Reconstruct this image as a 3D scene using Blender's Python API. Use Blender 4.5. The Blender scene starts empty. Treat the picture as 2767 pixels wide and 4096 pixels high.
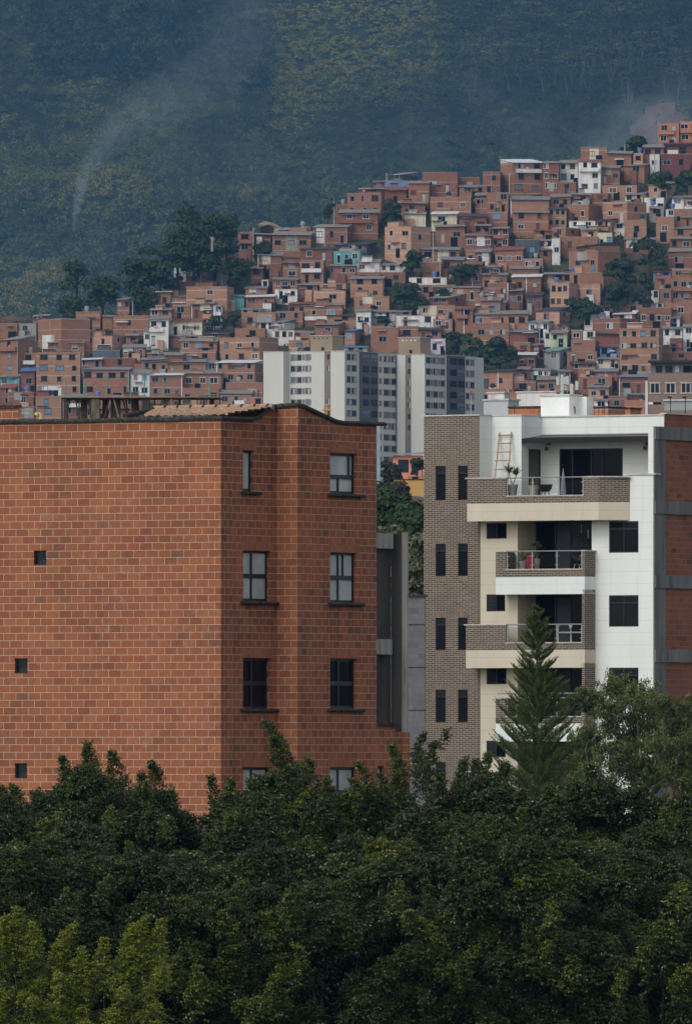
import bpy, math, random
import numpy as np
from mathutils import Vector
R = math.radians
FPX, CX, HY = 50000.0, 1383.5, 3070.0          # focal length in photo pixels, centre column, horizon row
sc = bpy.context.scene
COL = sc.collection
rng = np.random.default_rng(7)
rnd = random.Random(11)

# ---------------------------------------------------------------- objects
def tag(o, label=None, cat=None, group=None, kind=None):
    if label: o['label'] = label
    if cat: o['category'] = cat
    if group: o['group'] = group
    if kind: o['kind'] = kind
    return o
def empty(name, loc=(0, 0, 0), label=None, cat=None, group=None):
    o = bpy.data.objects.new(name, None); COL.objects.link(o)
    o.location = loc; o.empty_display_size = 0.3
    return tag(o, label, cat, group)
def base_of(parent):
    v = Vector((0, 0, 0)); p = parent
    while p is not None:
        v = v + Vector(p.location); p = p.parent
    return v
def copy_tree(o, parent=None):
    c = o.copy(); COL.objects.link(c)
    if parent: c.parent = parent
    for ch in list(o.children): copy_tree(ch, c)
    return c

# a point of the world from a photo pixel and a distance
def P(x, y, D): return Vector(((x - CX) / FPX * D, D, (HY - y) / FPX * D))

class Fr:
    """plan frame: u runs along a wall to the right, v runs away behind it"""
    def __init__(s, x, D, ang):
        s.o = ((x - CX) / FPX * D, D); s.a = R(ang)
        s.u = (math.cos(s.a), math.sin(s.a)); s.v = (-math.sin(s.a), math.cos(s.a))
    def side(s):
        f = Fr.__new__(Fr); f.o = s.o; f.a = s.a + math.pi / 2
        f.u = (math.cos(f.a), math.sin(f.a)); f.v = (-math.sin(f.a), math.cos(f.a)); return f
    def moved(s, u, v):
        f = Fr.__new__(Fr); f.o = s.xy(u, v); f.a = s.a; f.u = s.u; f.v = s.v; return f
    def xy(s, u, v): return (s.o[0] + u * s.u[0] + v * s.v[0], s.o[1] + u * s.u[1] + v * s.v[1])
    def pt(s, u, v, z): x, y = s.xy(u, v); return (x, y, z)
    def px(s, x, v=0.0):                       # u of the wall at depth v under photo column x
        k = (x - CX) / FPX; ox = s.o[0] + v * s.v[0]; oy = s.o[1] + v * s.v[1]
        return (k * oy - ox) / (s.u[0] - k * s.u[1])
    def z(s, y, u=0.0, v=0.0): return (HY - y) / FPX * s.xy(u, v)[1]

class MB:
    """collects faces, builds one mesh"""
    def __init__(s): s.v = []; s.f = []; s.uv = []; s.m = []
    def face(s, pts, uvs=None, m=0):
        n = len(s.v); s.v.extend([tuple(p) for p in pts]); s.f.append(tuple(range(n, n + len(pts))))
        if uvs is None:
            a = Vector(pts[0]); e = (Vector(pts[1]) - a); L = e.length or 1; e = e / L
            nn = e.cross(Vector(pts[-1]) - a)
            if nn.length > 1e-9:
                w = nn.normalized().cross(e)
            else: w = Vector((0, 0, 1))
            uvs = [((Vector(p) - a).dot(e), (Vector(p) - a).dot(w)) for p in pts]
        s.uv.extend(uvs); s.m.append(m)
    def box(s, fr, u0, u1, v0, v1, z0, z1, m=0, mt=None, top=True, back=True):
        p = lambda u, v, z: fr.pt(u, v, z)
        s.face([p(u0, v0, z0), p(u1, v0, z0), p(u1, v0, z1), p(u0, v0, z1)], [(u0, z0), (u1, z0), (u1, z1), (u0, z1)], m)
        s.face([p(u1, v0, z0), p(u1, v1, z0), p(u1, v1, z1), p(u1, v0, z1)], [(u1 + v0, z0), (u1 + v1, z0), (u1 + v1, z1), (u1 + v0, z1)], m)
        s.face([p(u0, v1, z0), p(u0, v0, z0), p(u0, v0, z1), p(u0, v1, z1)], [(v1, z0), (v0, z0), (v0, z1), (v1, z1)], m)
        if back: s.face([p(u1, v1, z0), p(u0, v1, z0), p(u0, v1, z1), p(u1, v1, z1)], [(u1, z0), (u0, z0), (u0, z1), (u1, z1)], m)
        mt = m if mt is None else mt
        if top: s.face([p(u0, v0, z1), p(u1, v0, z1), p(u1, v1, z1), p(u0, v1, z1)], [(u0, v0), (u1, v0), (u1, v1), (u0, v1)], mt)
        s.face([p(u0, v1, z0), p(u1, v1, z0), p(u1, v0, z0), p(u0, v0, z0)], [(u0, v1), (u1, v1), (u1, v0), (u0, v0)], mt)
    def prism(s, path, z0, z1, m=0, closed=True, cap=True, mt=None):
        """vertical walls over a plan path given clockwise seen from above (fronts first, left to right)"""
        n = len(path); L = 0
        for i in range(n if closed else n - 1):
            a, b = path[i], path[(i + 1) % n]; d = math.hypot(b[0] - a[0], b[1] - a[1])
            s.face([(*a, z0), (*b, z0), (*b, z1), (*a, z1)], [(L, z0), (L + d, z0), (L + d, z1), (L, z1)], m); L += d
        if cap:
            mt = m if mt is None else mt
            s.face([(*q, z1) for q in path], [q for q in path], mt); s.face([(*q, z0) for q in reversed(path)], [q for q in reversed(path)], mt)
    def panel(s, fr, u0, u1, z0, z1, v=0.0, holes=(), rev=0.15, m=0, mr=None, uo=0.0, ztop=None):
        """wall with true openings; holes = (u0,u1,z0,z1); ztop(u) optional slanting top"""
        us = sorted({u0, u1, *[h[i] for h in holes for i in (0, 1) if u0 < h[i] < u1]})
        zs = sorted({z0, z1, *[h[i] for h in holes for i in (2, 3) if z0 < h[i] < z1]})
        for a, b in zip(us, us[1:]):
            for c, d in zip(zs, zs[1:]):
                um, zm = (a + b) / 2, (c + d) / 2
                if any(h[0] < um < h[1] and h[2] < zm < h[3] for h in holes): continue
                q = [(a, c), (b, c), (b, d), (a, d)]
                s.face([fr.pt(u, v, z) for u, z in q], [(u + uo, z) for u, z in q], m)
        mr = m if mr is None else mr
        for a, b, c, d in holes:
            c = max(c, z0); w = v + rev
            for q in ([(a, v, c), (a, w, c), (a, w, d), (a, v, d)], [(b, w, c), (b, v, c), (b, v, d), (b, w, d)],
                      [(a, v, d), (a, w, d), (b, w, d), (b, v, d)], [(a, w, c), (a, v, c), (b, v, c), (b, w, c)]):
                flat = q[0][2] == q[1][2] == q[2][2]
                s.face([fr.pt(*t) for t in q], [(t[0], t[1]) if flat else (t[1] + 0.03, t[2]) for t in q], mr)
    def tube(s, pts, r0, r1=None, n=8, m=0, cap=True):
        r1 = r0 if r1 is None else r1; pts = [Vector(p) for p in pts]; rings = []
        up = Vector((0.13, 0.21, 0.97)); N = len(pts)
        for i, p in enumerate(pts):
            d = (pts[min(i + 1, N - 1)] - pts[max(i - 1, 0)]).normalized()
            x = d.cross(up)
            if x.length < 1e-3: x = d.cross(Vector((1, 0, 0)))
            x.normalize(); y = d.cross(x); r = r0 + (r1 - r0) * i / max(N - 1, 1)
            rings.append([p + (x * math.cos(t) + y * math.sin(t)) * r for t in [2 * math.pi * k / n for k in range(n)]])
        for a, b in zip(rings, rings[1:]):
            for k in range(n): s.face([a[k], b[k], b[(k + 1) % n], a[(k + 1) % n]], None, m)
        if cap: s.face(rings[0], None, m); s.face(list(reversed(rings[-1])), None, m)
    def lathe(s, c, prof, n=16, m=0):
        c = Vector(c)
        ring = lambda r, z: [c + Vector((r * math.cos(t), r * math.sin(t), z)) for t in [2 * math.pi * k / n for k in range(n)]]
        rs = [ring(r, z) for r, z in prof]
        for a, b in zip(rs, rs[1:]):
            for k in range(n): s.face([a[k], a[(k + 1) % n], b[(k + 1) % n], b[k]], None, m)
    def build(s, name, mats, parent=None, smooth=False):
        off = base_of(parent) if parent else Vector((0, 0, 0))
        me = bpy.data.meshes.new(name)
        me.from_pydata([(x - off.x, y - off.y, z - off.z) for x, y, z in s.v], [], s.f)
        mats = mats if isinstance(mats, (list, tuple)) else [mats]
        for mm in mats: me.materials.append(mm)
        l = me.uv_layers.new(name='UVMap'); l.data.foreach_set('uv', np.array(s.uv, dtype=np.float32).ravel())
        me.polygons.foreach_set('material_index', np.array(s.m, dtype=np.int32))
        if smooth: me.polygons.foreach_set('use_smooth', np.ones(len(s.f), dtype=bool))
        me.update()
        o = bpy.data.objects.new(name, me); COL.objects.link(o)
        if parent: o.parent = parent
        return o

def quads_obj(name, V, mats, parent=None, var=None, tris=False):
    """fast mesh of loose quads; V is (n,4,3); var is one number per quad kept as a face attribute"""
    k = V.shape[1]; n = V.shape[0]; off = base_of(parent) if parent else Vector((0, 0, 0))
    V = V - np.array(off)[None, None, :]
    me = bpy.data.meshes.new(name)
    me.vertices.add(n * k); me.vertices.foreach_set('co', V.astype(np.float32).ravel())
    me.loops.add(n * k); me.loops.foreach_set('vertex_index', np.arange(n * k, dtype=np.int32))
    me.polygons.add(n); me.polygons.foreach_set('loop_start', np.arange(0, n * k, k, dtype=np.int32))
    if var is not None:
        a = me.attributes.new('var', 'FLOAT', 'FACE'); a.data.foreach_set('value', np.asarray(var, dtype=np.float32))
    me.materials.append(mats); me.update(calc_edges=True)
    o = bpy.data.objects.new(name, me); COL.objects.link(o)
    if parent: o.parent = parent
    return o

# ---------------------------------------------------------------- materials
class NT:
    def __init__(s, name):
        s.mat = bpy.data.materials.new(name); s.mat.use_nodes = True; s.t = s.mat.node_tree; s.t.nodes.clear()
        s.out = s.n('ShaderNodeOutputMaterial'); s.b = s.n('ShaderNodeBsdfPrincipled'); s.l(s.b.outputs[0], s.out.inputs[0])
    def n(s, k, **kw):
        o = s.t.nodes.new(k)
        for a, b in kw.items(): setattr(o, a, b)
        return o
    def l(s, a, b): s.t.links.new(a, b)
    def setv(s, sock, v):
        if hasattr(v, 'links'): s.l(v, sock)
        elif isinstance(v, (tuple, list)) and len(v) == 3 and sock.type == 'RGBA': sock.default_value = (*v, 1)
        else: sock.default_value = v
    def math(s, op, a, b=0.0, c=None):
        m = s.n('ShaderNodeMath', operation=op); s.setv(m.inputs[0], a); s.setv(m.inputs[1], b)
        if c is not None: s.setv(m.inputs[2], c)
        return m.outputs[0]
    def mix(s, f, a, b, mode='MIX'):
        m = s.n('ShaderNodeMix', data_type='RGBA', blend_type=mode); s.setv(m.inputs[0], f); s.setv(m.inputs[6], a); s.setv(m.inputs[7], b); return m.outputs[2]
    def ramp(s, f, stops):
        r = s.n('ShaderNodeValToRGB'); e = r.color_ramp.elements
        while len(e) < len(stops): e.new(0.5)
        for i, (p, c) in enumerate(stops): e[i].position = p; e[i].color = (*c, 1) if len(c) == 3 else c
        s.setv(r.inputs[0], f); return r.outputs[0]
    def noise(s, scale, detail=4, vec=None, rough=0.6):
        t = s.n('ShaderNodeTexNoise'); t.inputs['Scale'].default_value = scale; t.inputs['Detail'].default_value = detail; t.inputs['Roughness'].default_value = rough
        if vec is None:
            g = s.n('ShaderNodeNewGeometry'); vec = g.outputs['Position']
        s.l(vec, t.inputs['Vector']); return t.outputs[0]
    def bump(s, h, strength=0.3, dist=0.02):
        b = s.n('ShaderNodeBump'); b.inputs['Strength'].default_value = strength; b.inputs['Distance'].default_value = dist
        s.l(h, b.inputs['Height']); s.l(b.outputs[0], s.b.inputs['Normal'])
    def base(s, c, rough=0.8, spec=0.3, metal=0.0):
        s.setv(s.b.inputs['Base Color'], c); s.setv(s.b.inputs['Roughness'], rough)
        s.b.inputs['Specular IOR Level'].default_value = spec; s.b.inputs['Metallic'].default_value = metal; return s.mat
_mats = {}
def plain(name, c, rough=0.8, var=0.12, scale=1.2, spec=0.3, metal=0.0, streak=False, dirt=None):
    if name in _mats: return _mats[name]
    t = NT(name); vec = None
    if streak:
        g = t.n('ShaderNodeNewGeometry'); mp = t.n('ShaderNodeMapping'); mp.inputs['Scale'].default_value = (1, 1, 0.12)
        t.l(g.outputs['Position'], mp.inputs['Vector']); vec = mp.outputs[0]
    f = t.noise(scale, 5, vec); lo = tuple(x * (1 - var * 1.6) for x in c); hi = tuple(min(1, x * (1 + var)) for x in c)
    col = t.ramp(f, [(0.3, lo), (0.7, hi)])
    if dirt:
        f2 = t.noise(scale * 2.3, 6, vec); k = t.ramp(f2, [(0.52, (0, 0, 0)), (0.72, (1, 1, 1))]); col = t.mix(k, col, dirt)
    _mats[name] = t.base(col, rough, spec, metal); return _mats[name]

def brick(name, L, H, joint, stops, mortar, rough=0.85, vary=0.25, smear=0.0, band=None, soldier=False, bump=0.25, grime=0.0):
    """running-bond bricks laid in metres on the UV map: each brick gets a colour of its own"""
    if name in _mats: return _mats[name]
    t = NT(name); uv = t.n('ShaderNodeUVMap'); sp = t.n('ShaderNodeSeparateXYZ'); t.l(uv.outputs[0], sp.inputs[0])
    x, y = sp.outputs[0], sp.outputs[1]
    yr = t.math('DIVIDE', y, H); row = t.math('FLOOR', yr); fy = t.math('MULTIPLY', t.math('SUBTRACT', yr, row), H)
    odd = t.math('FLOORED_MODULO', row, 2.0) if not soldier else 0.0
    xr = t.math('ADD', t.math('DIVIDE', x, L), t.math('MULTIPLY', odd, 0.5)) if not soldier else t.math('DIVIDE', x, L)
    col = t.math('FLOOR', xr); fx = t.math('MULTIPLY', t.math('SUBTRACT', xr, col), L)
    cb = t.n('ShaderNodeCombineXYZ'); t.l(col, cb.inputs[0]); t.l(row, cb.inputs[1])
    wn = t.n('ShaderNodeTexWhiteNoise', noise_dimensions='2D'); t.l(cb.outputs[0], wn.inputs['Vector'])
    c = t.ramp(wn.outputs['Value'], stops)
    # shade inside one brick and broad weathering
    g = t.n('ShaderNodeNewGeometry')
    n1 = t.noise(9.0, 5, g.outputs['Position']); c = t.mix(vary, c, t.mix(1.0, c, t.ramp(n1, [(0.25, (0.45, 0.42, 0.42)), (0.75, (1.35, 1.3, 1.25))]), 'MULTIPLY'))
    n2 = t.noise(0.55, 4, g.outputs['Position']); c = t.mix(0.6, c, t.mix(1.0, c, t.ramp(n2, [(0.3, (0.72, 0.70, 0.70)), (0.7, (1.2, 1.18, 1.15))]), 'MULTIPLY'))
    if smear:
        n3 = t.noise(3.2, 8, g.outputs['Position'], 0.75); n4 = t.noise(0.5, 2, g.outputs['Position'])
        k = t.math('MULTIPLY', t.ramp(n3, [(0.52, (0, 0, 0)), (0.75, (1, 1, 1))]), t.ramp(n4, [(0.45, (0, 0, 0)), (0.65, (smear,) * 3)])); c = t.mix(k, c, (0.42, 0.33, 0.29))
    if grime:
        mp = t.n('ShaderNodeMapping'); mp.inputs['Scale'].default_value = (1, 1, 0.2); t.l(g.outputs['Position'], mp.inputs['Vector'])
        k = t.ramp(t.noise(1.7, 6, mp.outputs[0]), [(0.5, (0, 0, 0)), (0.75, (grime,) * 3)]); c = t.mix(k, c, (0.035, 0.025, 0.02))
    jm = t.math('MAXIMUM', t.math('LESS_THAN', fx, joint), t.math('LESS_THAN', fy, joint)) if not soldier else t.math('LESS_THAN', fx, joint)
    mc = t.mix(t.noise(6.0, 3, g.outputs['Position']), tuple(v * 0.75 for v in mortar), tuple(min(1, v * 1.2) for v in mortar))
    c = t.mix(jm, c, mc)
    if band:                                   # concrete beam at each storey
        per, th, bc = band; fb = t.math('FLOORED_MODULO', y, per); c = t.mix(t.math('LESS_THAN', fb, th), c, bc)
    h = t.math('SUBTRACT', t.math('MULTIPLY', n1, 0.4), jm)
    if bump: t.bump(h, bump, 0.008)
    _mats[name] = t.base(c, rough, 0.25); return _mats[name]

def glass_dark(name, c=(0.005, 0.006, 0.008), rough=0.05, spec=0.09):
    return plain(name, c, rough, 0.3, 0.8, spec)
def leafmat(name, stops, rough=0.4, spec=0.5, trans=0.15):
    if name in _mats: return _mats[name]
    t = NT(name); a = t.n('ShaderNodeAttribute', attribute_name='var'); c = t.ramp(a.outputs['Fac'], stops)
    t.base(c, rough, spec)
    if trans:
        tr = t.n('ShaderNodeBsdfTranslucent'); t.l(c, tr.inputs[0]); mx = t.n('ShaderNodeMixShader'); mx.inputs[0].default_value = trans
        t.l(t.b.outputs[0], mx.inputs[1]); t.l(tr.outputs[0], mx.inputs[2]); t.l(mx.outputs[0], t.out.inputs[0])
    _mats[name] = t.mat; return t.mat

# ---------------------------------------------------------------- camera, light
W_, H_ = 2767.0, 4096.0
cam = bpy.data.cameras.new('camera'); co = bpy.data.objects.new('camera', cam); COL.objects.link(co)
co.rotation_euler = (R(90), 0, 0); cam.sensor_fit = 'HORIZONTAL'; cam.sensor_width = 36; cam.lens = FPX / W_ * 36
# shift is measured against the wider side of the sensor fit (horizontal)
cam.shift_y = (HY - H_ / 2) / W_; cam.clip_start = 1; cam.clip_end = 30000
sc.camera = co
SUN_EL, SUN_AZ = 42.0, 217.0
sd = Vector((math.sin(R(SUN_AZ)) * math.cos(R(SUN_EL)), math.cos(R(SUN_AZ)) * math.cos(R(SUN_EL)), math.sin(R(SUN_EL))))
sl = bpy.data.lights.new('sun', 'SUN'); sl.energy = 0.5; sl.angle = R(14); sl.color = (0.70, 0.68, 0.65)
so = bpy.data.objects.new('sun', sl); COL.objects.link(so); so.rotation_euler = (-sd).to_track_quat('-Z', 'Y').to_euler()
wd = bpy.data.worlds.new('World'); sc.world = wd; wd.use_nodes = True
wt = wd.node_tree; sky = wt.nodes.new('ShaderNodeTexSky'); sky.sky_type = 'NISHITA'; sky.sun_disc = False
sky.sun_elevation = R(SUN_EL); sky.sun_rotation = R(SUN_AZ); sky.dust_density = 3.0; sky.air_density = 1.0
bg = wt.nodes['Background']; bg.inputs[1].default_value = 0.15
# overcast: the sky is greyer than a clear one
hs = wt.nodes.new('ShaderNodeHueSaturation'); hs.inputs['Saturation'].default_value = 0.28; wt.links.new(sky.outputs[0], hs.inputs['Color']); wt.links.new(hs.outputs[0], bg.inputs[0])
vs = sc.view_settings; vs.view_transform = 'Standard'; vs.look = 'None'; vs.gamma = 1.0; vs.exposure = 0.25; vs.use_curve_mapping = False
sc.cycles.max_bounces = 6; sc.cycles.volume_bounces = 0; sc.cycles.transparent_max_bounces = 12; sc.cycles.volume_max_steps = 256
try: sc.cycles.use_denoising = True
except Exception: pass
GZ = -14.0
# ================================================================ the big orange-brick building
BR = [(0.0, (0.228, 0.080, 0.039)), (0.3, (0.267, 0.094, 0.046)), (0.55, (0.306, 0.111, 0.050)), (0.75, (0.281, 0.099, 0.046)), (0.93, (0.330, 0.128, 0.054)), (1.0, (0.184, 0.080, 0.050))]
BR2 = [(0.0, (0.242, 0.082, 0.041)), (0.3, (0.301, 0.102, 0.050)), (0.6, (0.335, 0.115, 0.054)), (0.85, (0.281, 0.094, 0.048)), (1.0, (0.184, 0.076, 0.046))]
m_br = brick('orange_brick', 0.388, 0.2, 0.0125, BR, (0.46, 0.40, 0.32), smear=0.45, grime=0.22)
m_brs = brick('orange_brick_side', 0.388, 0.2, 0.0125, BR2, (0.44, 0.38, 0.32), smear=0.35, grime=0.6)
m_sold = brick('soldier_brick', 0.098, 0.2, 0.010, BR2, (0.38, 0.30, 0.24), soldier=True)
m_cop = plain('dark_coping', (0.040, 0.037, 0.033), 0.9, 0.5, 9.0, 0.2, dirt=(0.13, 0.12, 0.11))
m_blk = plain('black_metal', (0.010, 0.011, 0.013), 0.4, 0.2, 3.0, 0.4)
m_frost = plain('frosted_glass', (0.40, 0.45, 0.45), 0.28, 0.22, 1.1, 0.5)
m_dark = glass_dark('dark_glass')
m_tile = plain('clay_tile', (0.38, 0.255, 0.175), 0.85, 0.3, 7.0, 0.2, dirt=(0.26, 0.19, 0.145))
m_conc = plain('raw_concrete', (0.16, 0.155, 0.145), 0.9, 0.28, 1.6, 0.2, streak=True, dirt=(0.07, 0.068, 0.062))
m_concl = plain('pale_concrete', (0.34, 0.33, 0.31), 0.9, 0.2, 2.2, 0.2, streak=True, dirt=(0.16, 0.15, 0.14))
m_steel = plain('steel', (0.45, 0.46, 0.47), 0.3, 0.08, 3.0, 0.5, metal=0.8)

F = Fr(883, 333, -30); S = F.side()
LB = empty('brick_building', F.pt(0, 0, GZ), 'large orange brick building with curved dark coping and black-framed windows, left half of the view', 'building')
zF = lambda y: F.z(y)
zt = zF(1676)
uv_ = lambda x: S.px(x, 0.08)
V1 = S.px(929, 0.0); VA = S.px(1103, 0.08); VC = S.px(1190, -0.59); VE = S.px(1506, -0.59)
PU = 0.59
w = MB()
vents = []
for x0, x1, y0, y1 in ((135, 186, 2195, 2254), (59, 110, 2630, 2691), (59, 108, 3054, 3115)):
    vents.append((F.px(x0), F.px(x1), zF(y1), zF(y0)))
w.panel(F, -16, 0, GZ, zt, 0.0, vents, 0.14, 0)
w.panel(S, 0, V1, GZ, zt, 0.0, (), 0.1, 1)
w.panel(F, -0.08, 0, GZ, zt, V1, (), 0.1, 1)
def sw(x0, x1, y0, y1, v):
    a, b = S.px(x0, v), S.px(x1, v); return (a, b, S.z(y1, a, v), S.z(y0, a, v))
win_l = [(972, 1015, 1800, 1964), (972, 1081, 2201, 2404), (972, 1081, 2632, 2835), (972, 1081, 3070, 3270)]
win_r = [(1320, 1427, 1811, 1973), (1320, 1427, 2209, 2410), (1320, 1427, 2634, 2834), (1320, 1427, 3070, 3270)]
zl = zF(1684)
hl = [sw(*q, 0.08) for q in win_l]; hr = [sw(*q, -PU) for q in win_r]
w.panel(S, V1, VA, GZ, zl, 0.08, hl, 0.15, 1)
w.panel(S, VC, VE, GZ, zl, -PU, hr, 0.15, 1, uo=0.12)
w.panel(F, -0.08, PU, GZ, zl, VA, (), 0.1, 0)
# gable tops
def top(fr, us, v, ys, m):
    for (a, ya), (b, yb) in zip(zip(us, ys), zip(us[1:], ys[1:])):
        za, zb = fr.z(ya, a, v), fr.z(yb, b, v)
        w.face([fr.pt(a, v, zl), fr.pt(b, v, zl), fr.pt(b, v, zb), fr.pt(a, v, za)], [(a, zl), (b, zl), (b, zb), (a, za)], m)
top(S, [V1, S.px(1007, 0.08), VA], 0.08, [1680, 1680, 1630], 1)
top(S, [VC, S.px(1346, -PU), VE], -PU, [1624, 1692, 1699], 1)
top(F, [-0.08, PU], VA, [1630, 1624], 0)
zg = S.z(1628, VA, 0)
# far end, back and flat roof
w.face([F.pt(PU, VE, GZ), F.pt(-16, VE, GZ), F.pt(-16, VE, zl), F.pt(PU, VE, zl)], None, 1)
w.face([F.pt(-16, VE, GZ), F.pt(-16, 0, GZ), F.pt(-16, 0, zt), F.pt(-16, VE, zt)], None, 1)
zr = zl - 0.06
w.face([F.pt(-16, 0.0, zr), F.pt(-0.08, 0.0, zr), F.pt(-0.08, VE, zr), F.pt(-16, VE, zr)], None, 1)
w.face([F.pt(-0.08, VA, zr), F.pt(PU, VA, zr), F.pt(PU, VE, zr), F.pt(-0.08, VE, zr)], None, 1)
# low brick base at the right rear corner
B1 = S.px(1607, -PU); zb = S.z(2903, VE, -PU); zb2 = S.z(2930, B1, -PU)
VM = S.px(1580, -PU)
hw = [sw(1509, 1537, 3065, 3200, -PU)]
w.panel(S, VE, VM, GZ, zb, -PU, hw, 0.12, 1); w.panel(S, VM, B1, GZ, zb2, -PU, (), 0.1, 1)
u2 = F.px(1630, B1)
w.panel(F, PU, u2, GZ, zb2, B1, (), 0.1, 0)
w.face([F.pt(PU, B1, zb2), F.pt(u2, B1, zb2), F.pt(u2, B1 + .12, zb2), F.pt(PU, B1 + .12, zb2)], None, 1)
w.face([F.pt(u2, B1, GZ), F.pt(u2, B1 + .12, GZ), F.pt(u2, B1 + .12, zb2), F.pt(u2, B1, zb2)], None, 1)
w.build('wall', [m_br, m_brs], LB)

# dark coping following the roof line
def cope(pts, name='coping', h=0.085, drop=0.02):
    c = MB(); rows = []
    for (iu, iv), (ou, ov), z in pts:
        mu, mv = iu + (ou - iu) * 0.9, iv + (ov - iv) * 0.9
        rows.append([F.pt(iu, iv, z - drop), F.pt(ou, ov, z - drop), F.pt(iu + (ou - iu) * 1.25, iv + (ov - iv) * 1.25, z + h * 0.4), F.pt(mu, mv, z + h), F.pt(iu - (ou - iu) * 2, iv - (ov - iv) * 2, z + h * 1.05), F.pt(iu - (ou - iu) * 2, iv - (ov - iv) * 2, z - drop)])
    for a, b in zip(rows, rows[1:]):
        n = len(a)
        for k in range(n): c.face([a[k], a[(k + 1) % n], b[(k + 1) % n], b[k]])
    c.face(list(reversed(rows[0]))); c.face(rows[-1])
    return c.build(name, m_cop, LB)
o_ = 0.06
vq = S.px(1007, 0.08); vr = S.px(1346, -PU)
zz = lambda y, u, v: S.z(y, u, v)
wob = [(-16 + i * 0.8, 0.012 * math.sin(i * 1.7) + 0.008 * math.sin(i * 4.1)) for i in range(20)]
cope([((u, 0), (u, -o_), zt - 0.01 + dz) for u, dz in wob] + [((0, 0), (o_, -o_), zt), ((-0.05, vq - 0.25), (o_, vq - 0.2), zz(1681, vq, 0)), ((-0.08, vq), (-0.02, vq), zz(1681, vq, 0)),
      ((-0.08, vq + 0.35), (-0.02, vq + 0.35), zz(1670, vq, 0)), ((-0.08, VA - 0.35), (-0.02, VA - 0.35), zz(1637, VA, 0)), ((-0.08, VA), (-0.02, VA - o_), zz(1629, VA, 0)),
      ((PU, VA), (PU + o_, VA - o_), zz(1623, VC, -PU)), ((PU, VA + 0.3), (PU + o_, VA + 0.3), zz(1629, VC, -PU)), ((PU, vr - 0.1), (PU + o_, vr - 0.1), zz(1689, vr, -PU)),
      ((PU, vr + 0.25), (PU + o_, vr + 0.25), zz(1694, vr, -PU)), ((PU, VE + 0.12), (PU + o_ * 2, VE + 0.3), zz(1700, VE, -PU))])
c = MB(); a = F.pt(F.px(499, 1.0), 1.0, F.z(1661, -2, 1.0)); b = F.pt(F.px(622, 2.8), 2.8, F.z(1630, -2, 2.8))
c.tube([a, [(a[i] * 0.6 + b[i] * 0.4) for i in range(3)], b], 0.075, 0.06, 8); c.build('coping', m_cop, LB, True)
c = MB(); c.box(S, VE, VM + 0.02, -PU - 0.1, -PU + 0.3, zb, zb + 0.08); c.build('coping', m_cop, LB)

# barrel-tiled roof behind the coping with a ridge of half-round tiles
rf = MB(); ul, ur = F.px(585, 0.4), 0.05; uL = F.px(622, 2.8)
z0r, z1r = F.z(1662, -1.5, 0.3), F.z(1637, -1.5, 2.7)
nr, nu = 7, 110
def tz(u, t): return z0r + (z1r - z0r) * t + 0.045 * abs(math.sin(math.pi * u / 0.25)) ** 0.7
for j in range(nr):
    v0, v1 = 0.3 + 2.4 * j / nr, 0.3 + 2.4 * (j + 1) / nr + 0.05
    for i in range(nu):
        f0 = ul + (uL - ul) * j / nr
        a, b = f0 + (ur - f0) * i / nu, f0 + (ur - f0) * (i + 1) / nu
        sh = 0.06 * (j % 2)
        rf.face([F.pt(a, v0, tz(a + sh, j / nr) + 0.035), F.pt(b, v0, tz(b + sh, j / nr) + 0.035), F.pt(b, v1, tz(b + sh, (j + 1) / nr)), F.pt(a, v1, tz(a + sh, (j + 1) / nr))])
        rf.face([F.pt(a, v0, tz(a + sh, j / nr) - 0.02), F.pt(b, v0, tz(b + sh, j / nr) - 0.02), F.pt(b, v0, tz(b + sh, j / nr) + 0.035), F.pt(a, v0, tz(a + sh, j / nr) + 0.035)])
rf.face([F.pt(ul, 2.7, z1r), F.pt(0.0, 2.7, z1r), F.pt(0.0, 4.6, z0r), F.pt(ul, 4.6, z0r)])
ro = rf.build('tiled_roof', m_tile, LB)
mo = MB(); mo.box(F, uL - 0.05, 0.02, 2.64, 2.8, z1r - 0.02, z1r + 0.055); mo.build('ridge_mortar', m_concl, ro)
u = uL; k = 0
while u < 0.0:
    L = 0.40; t = MB(); t.tube([F.pt(u, 2.72, z1r + 0.055), F.pt(min(u + L - 0.05, 0.02), 2.72, z1r + 0.075)], 0.075, 0.06, 10)
    t.build('ridge_tile', m_tile, ro, True)
    t = MB(); t.tube([F.pt(u + L - 0.06, 2.72, z1r + 0.06), F.pt(u + L + 0.02, 2.72, z1r + 0.07)], 0.078, 0.07, 10); t.build('ridge_joint', m_cop, ro, True)
    u += L; k += 1

# windows: black frames, frosted or dark panes, dark sills, soldier-course lintels
def framed(fr, q, v, parent, up, lo, tr, panes, mf, fw=0.07, name='window', depth=0.05):
    a, b, c, d = q; f = MB(); zt_ = c + (d - c) * tr
    f.box(fr, a, a + fw, v, v + depth, c, d); f.box(fr, b - fw, b, v, v + depth, c, d)
    f.box(fr, a + fw, b - fw, v, v + depth, d - fw, d); f.box(fr, a + fw, b - fw, v, v + depth, c, c + fw)
    if 0 < tr < 1: f.box(fr, a + fw, b - fw, v - 0.012, v + depth, zt_ - fw * 0.8, zt_ + fw * 0.8)
    for s_, (za, zb_) in ((up, (zt_, d)), (lo, (c, zt_))):
        for t in s_:
            x = a + (b - a) * t; f.box(fr, x - fw * 0.5, x + fw * 0.5, v - 0.004, v + depth, za, zb_)
    o = f.build(name, mf, parent)
    p = MB(); p.face([fr.pt(a, v + depth * 0.6, c), fr.pt(b, v + depth * 0.6, c), fr.pt(b, v + depth * 0.6, d), fr.pt(a, v + depth * 0.6, d)])
    p.build('pane', panes, o); return o
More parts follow.
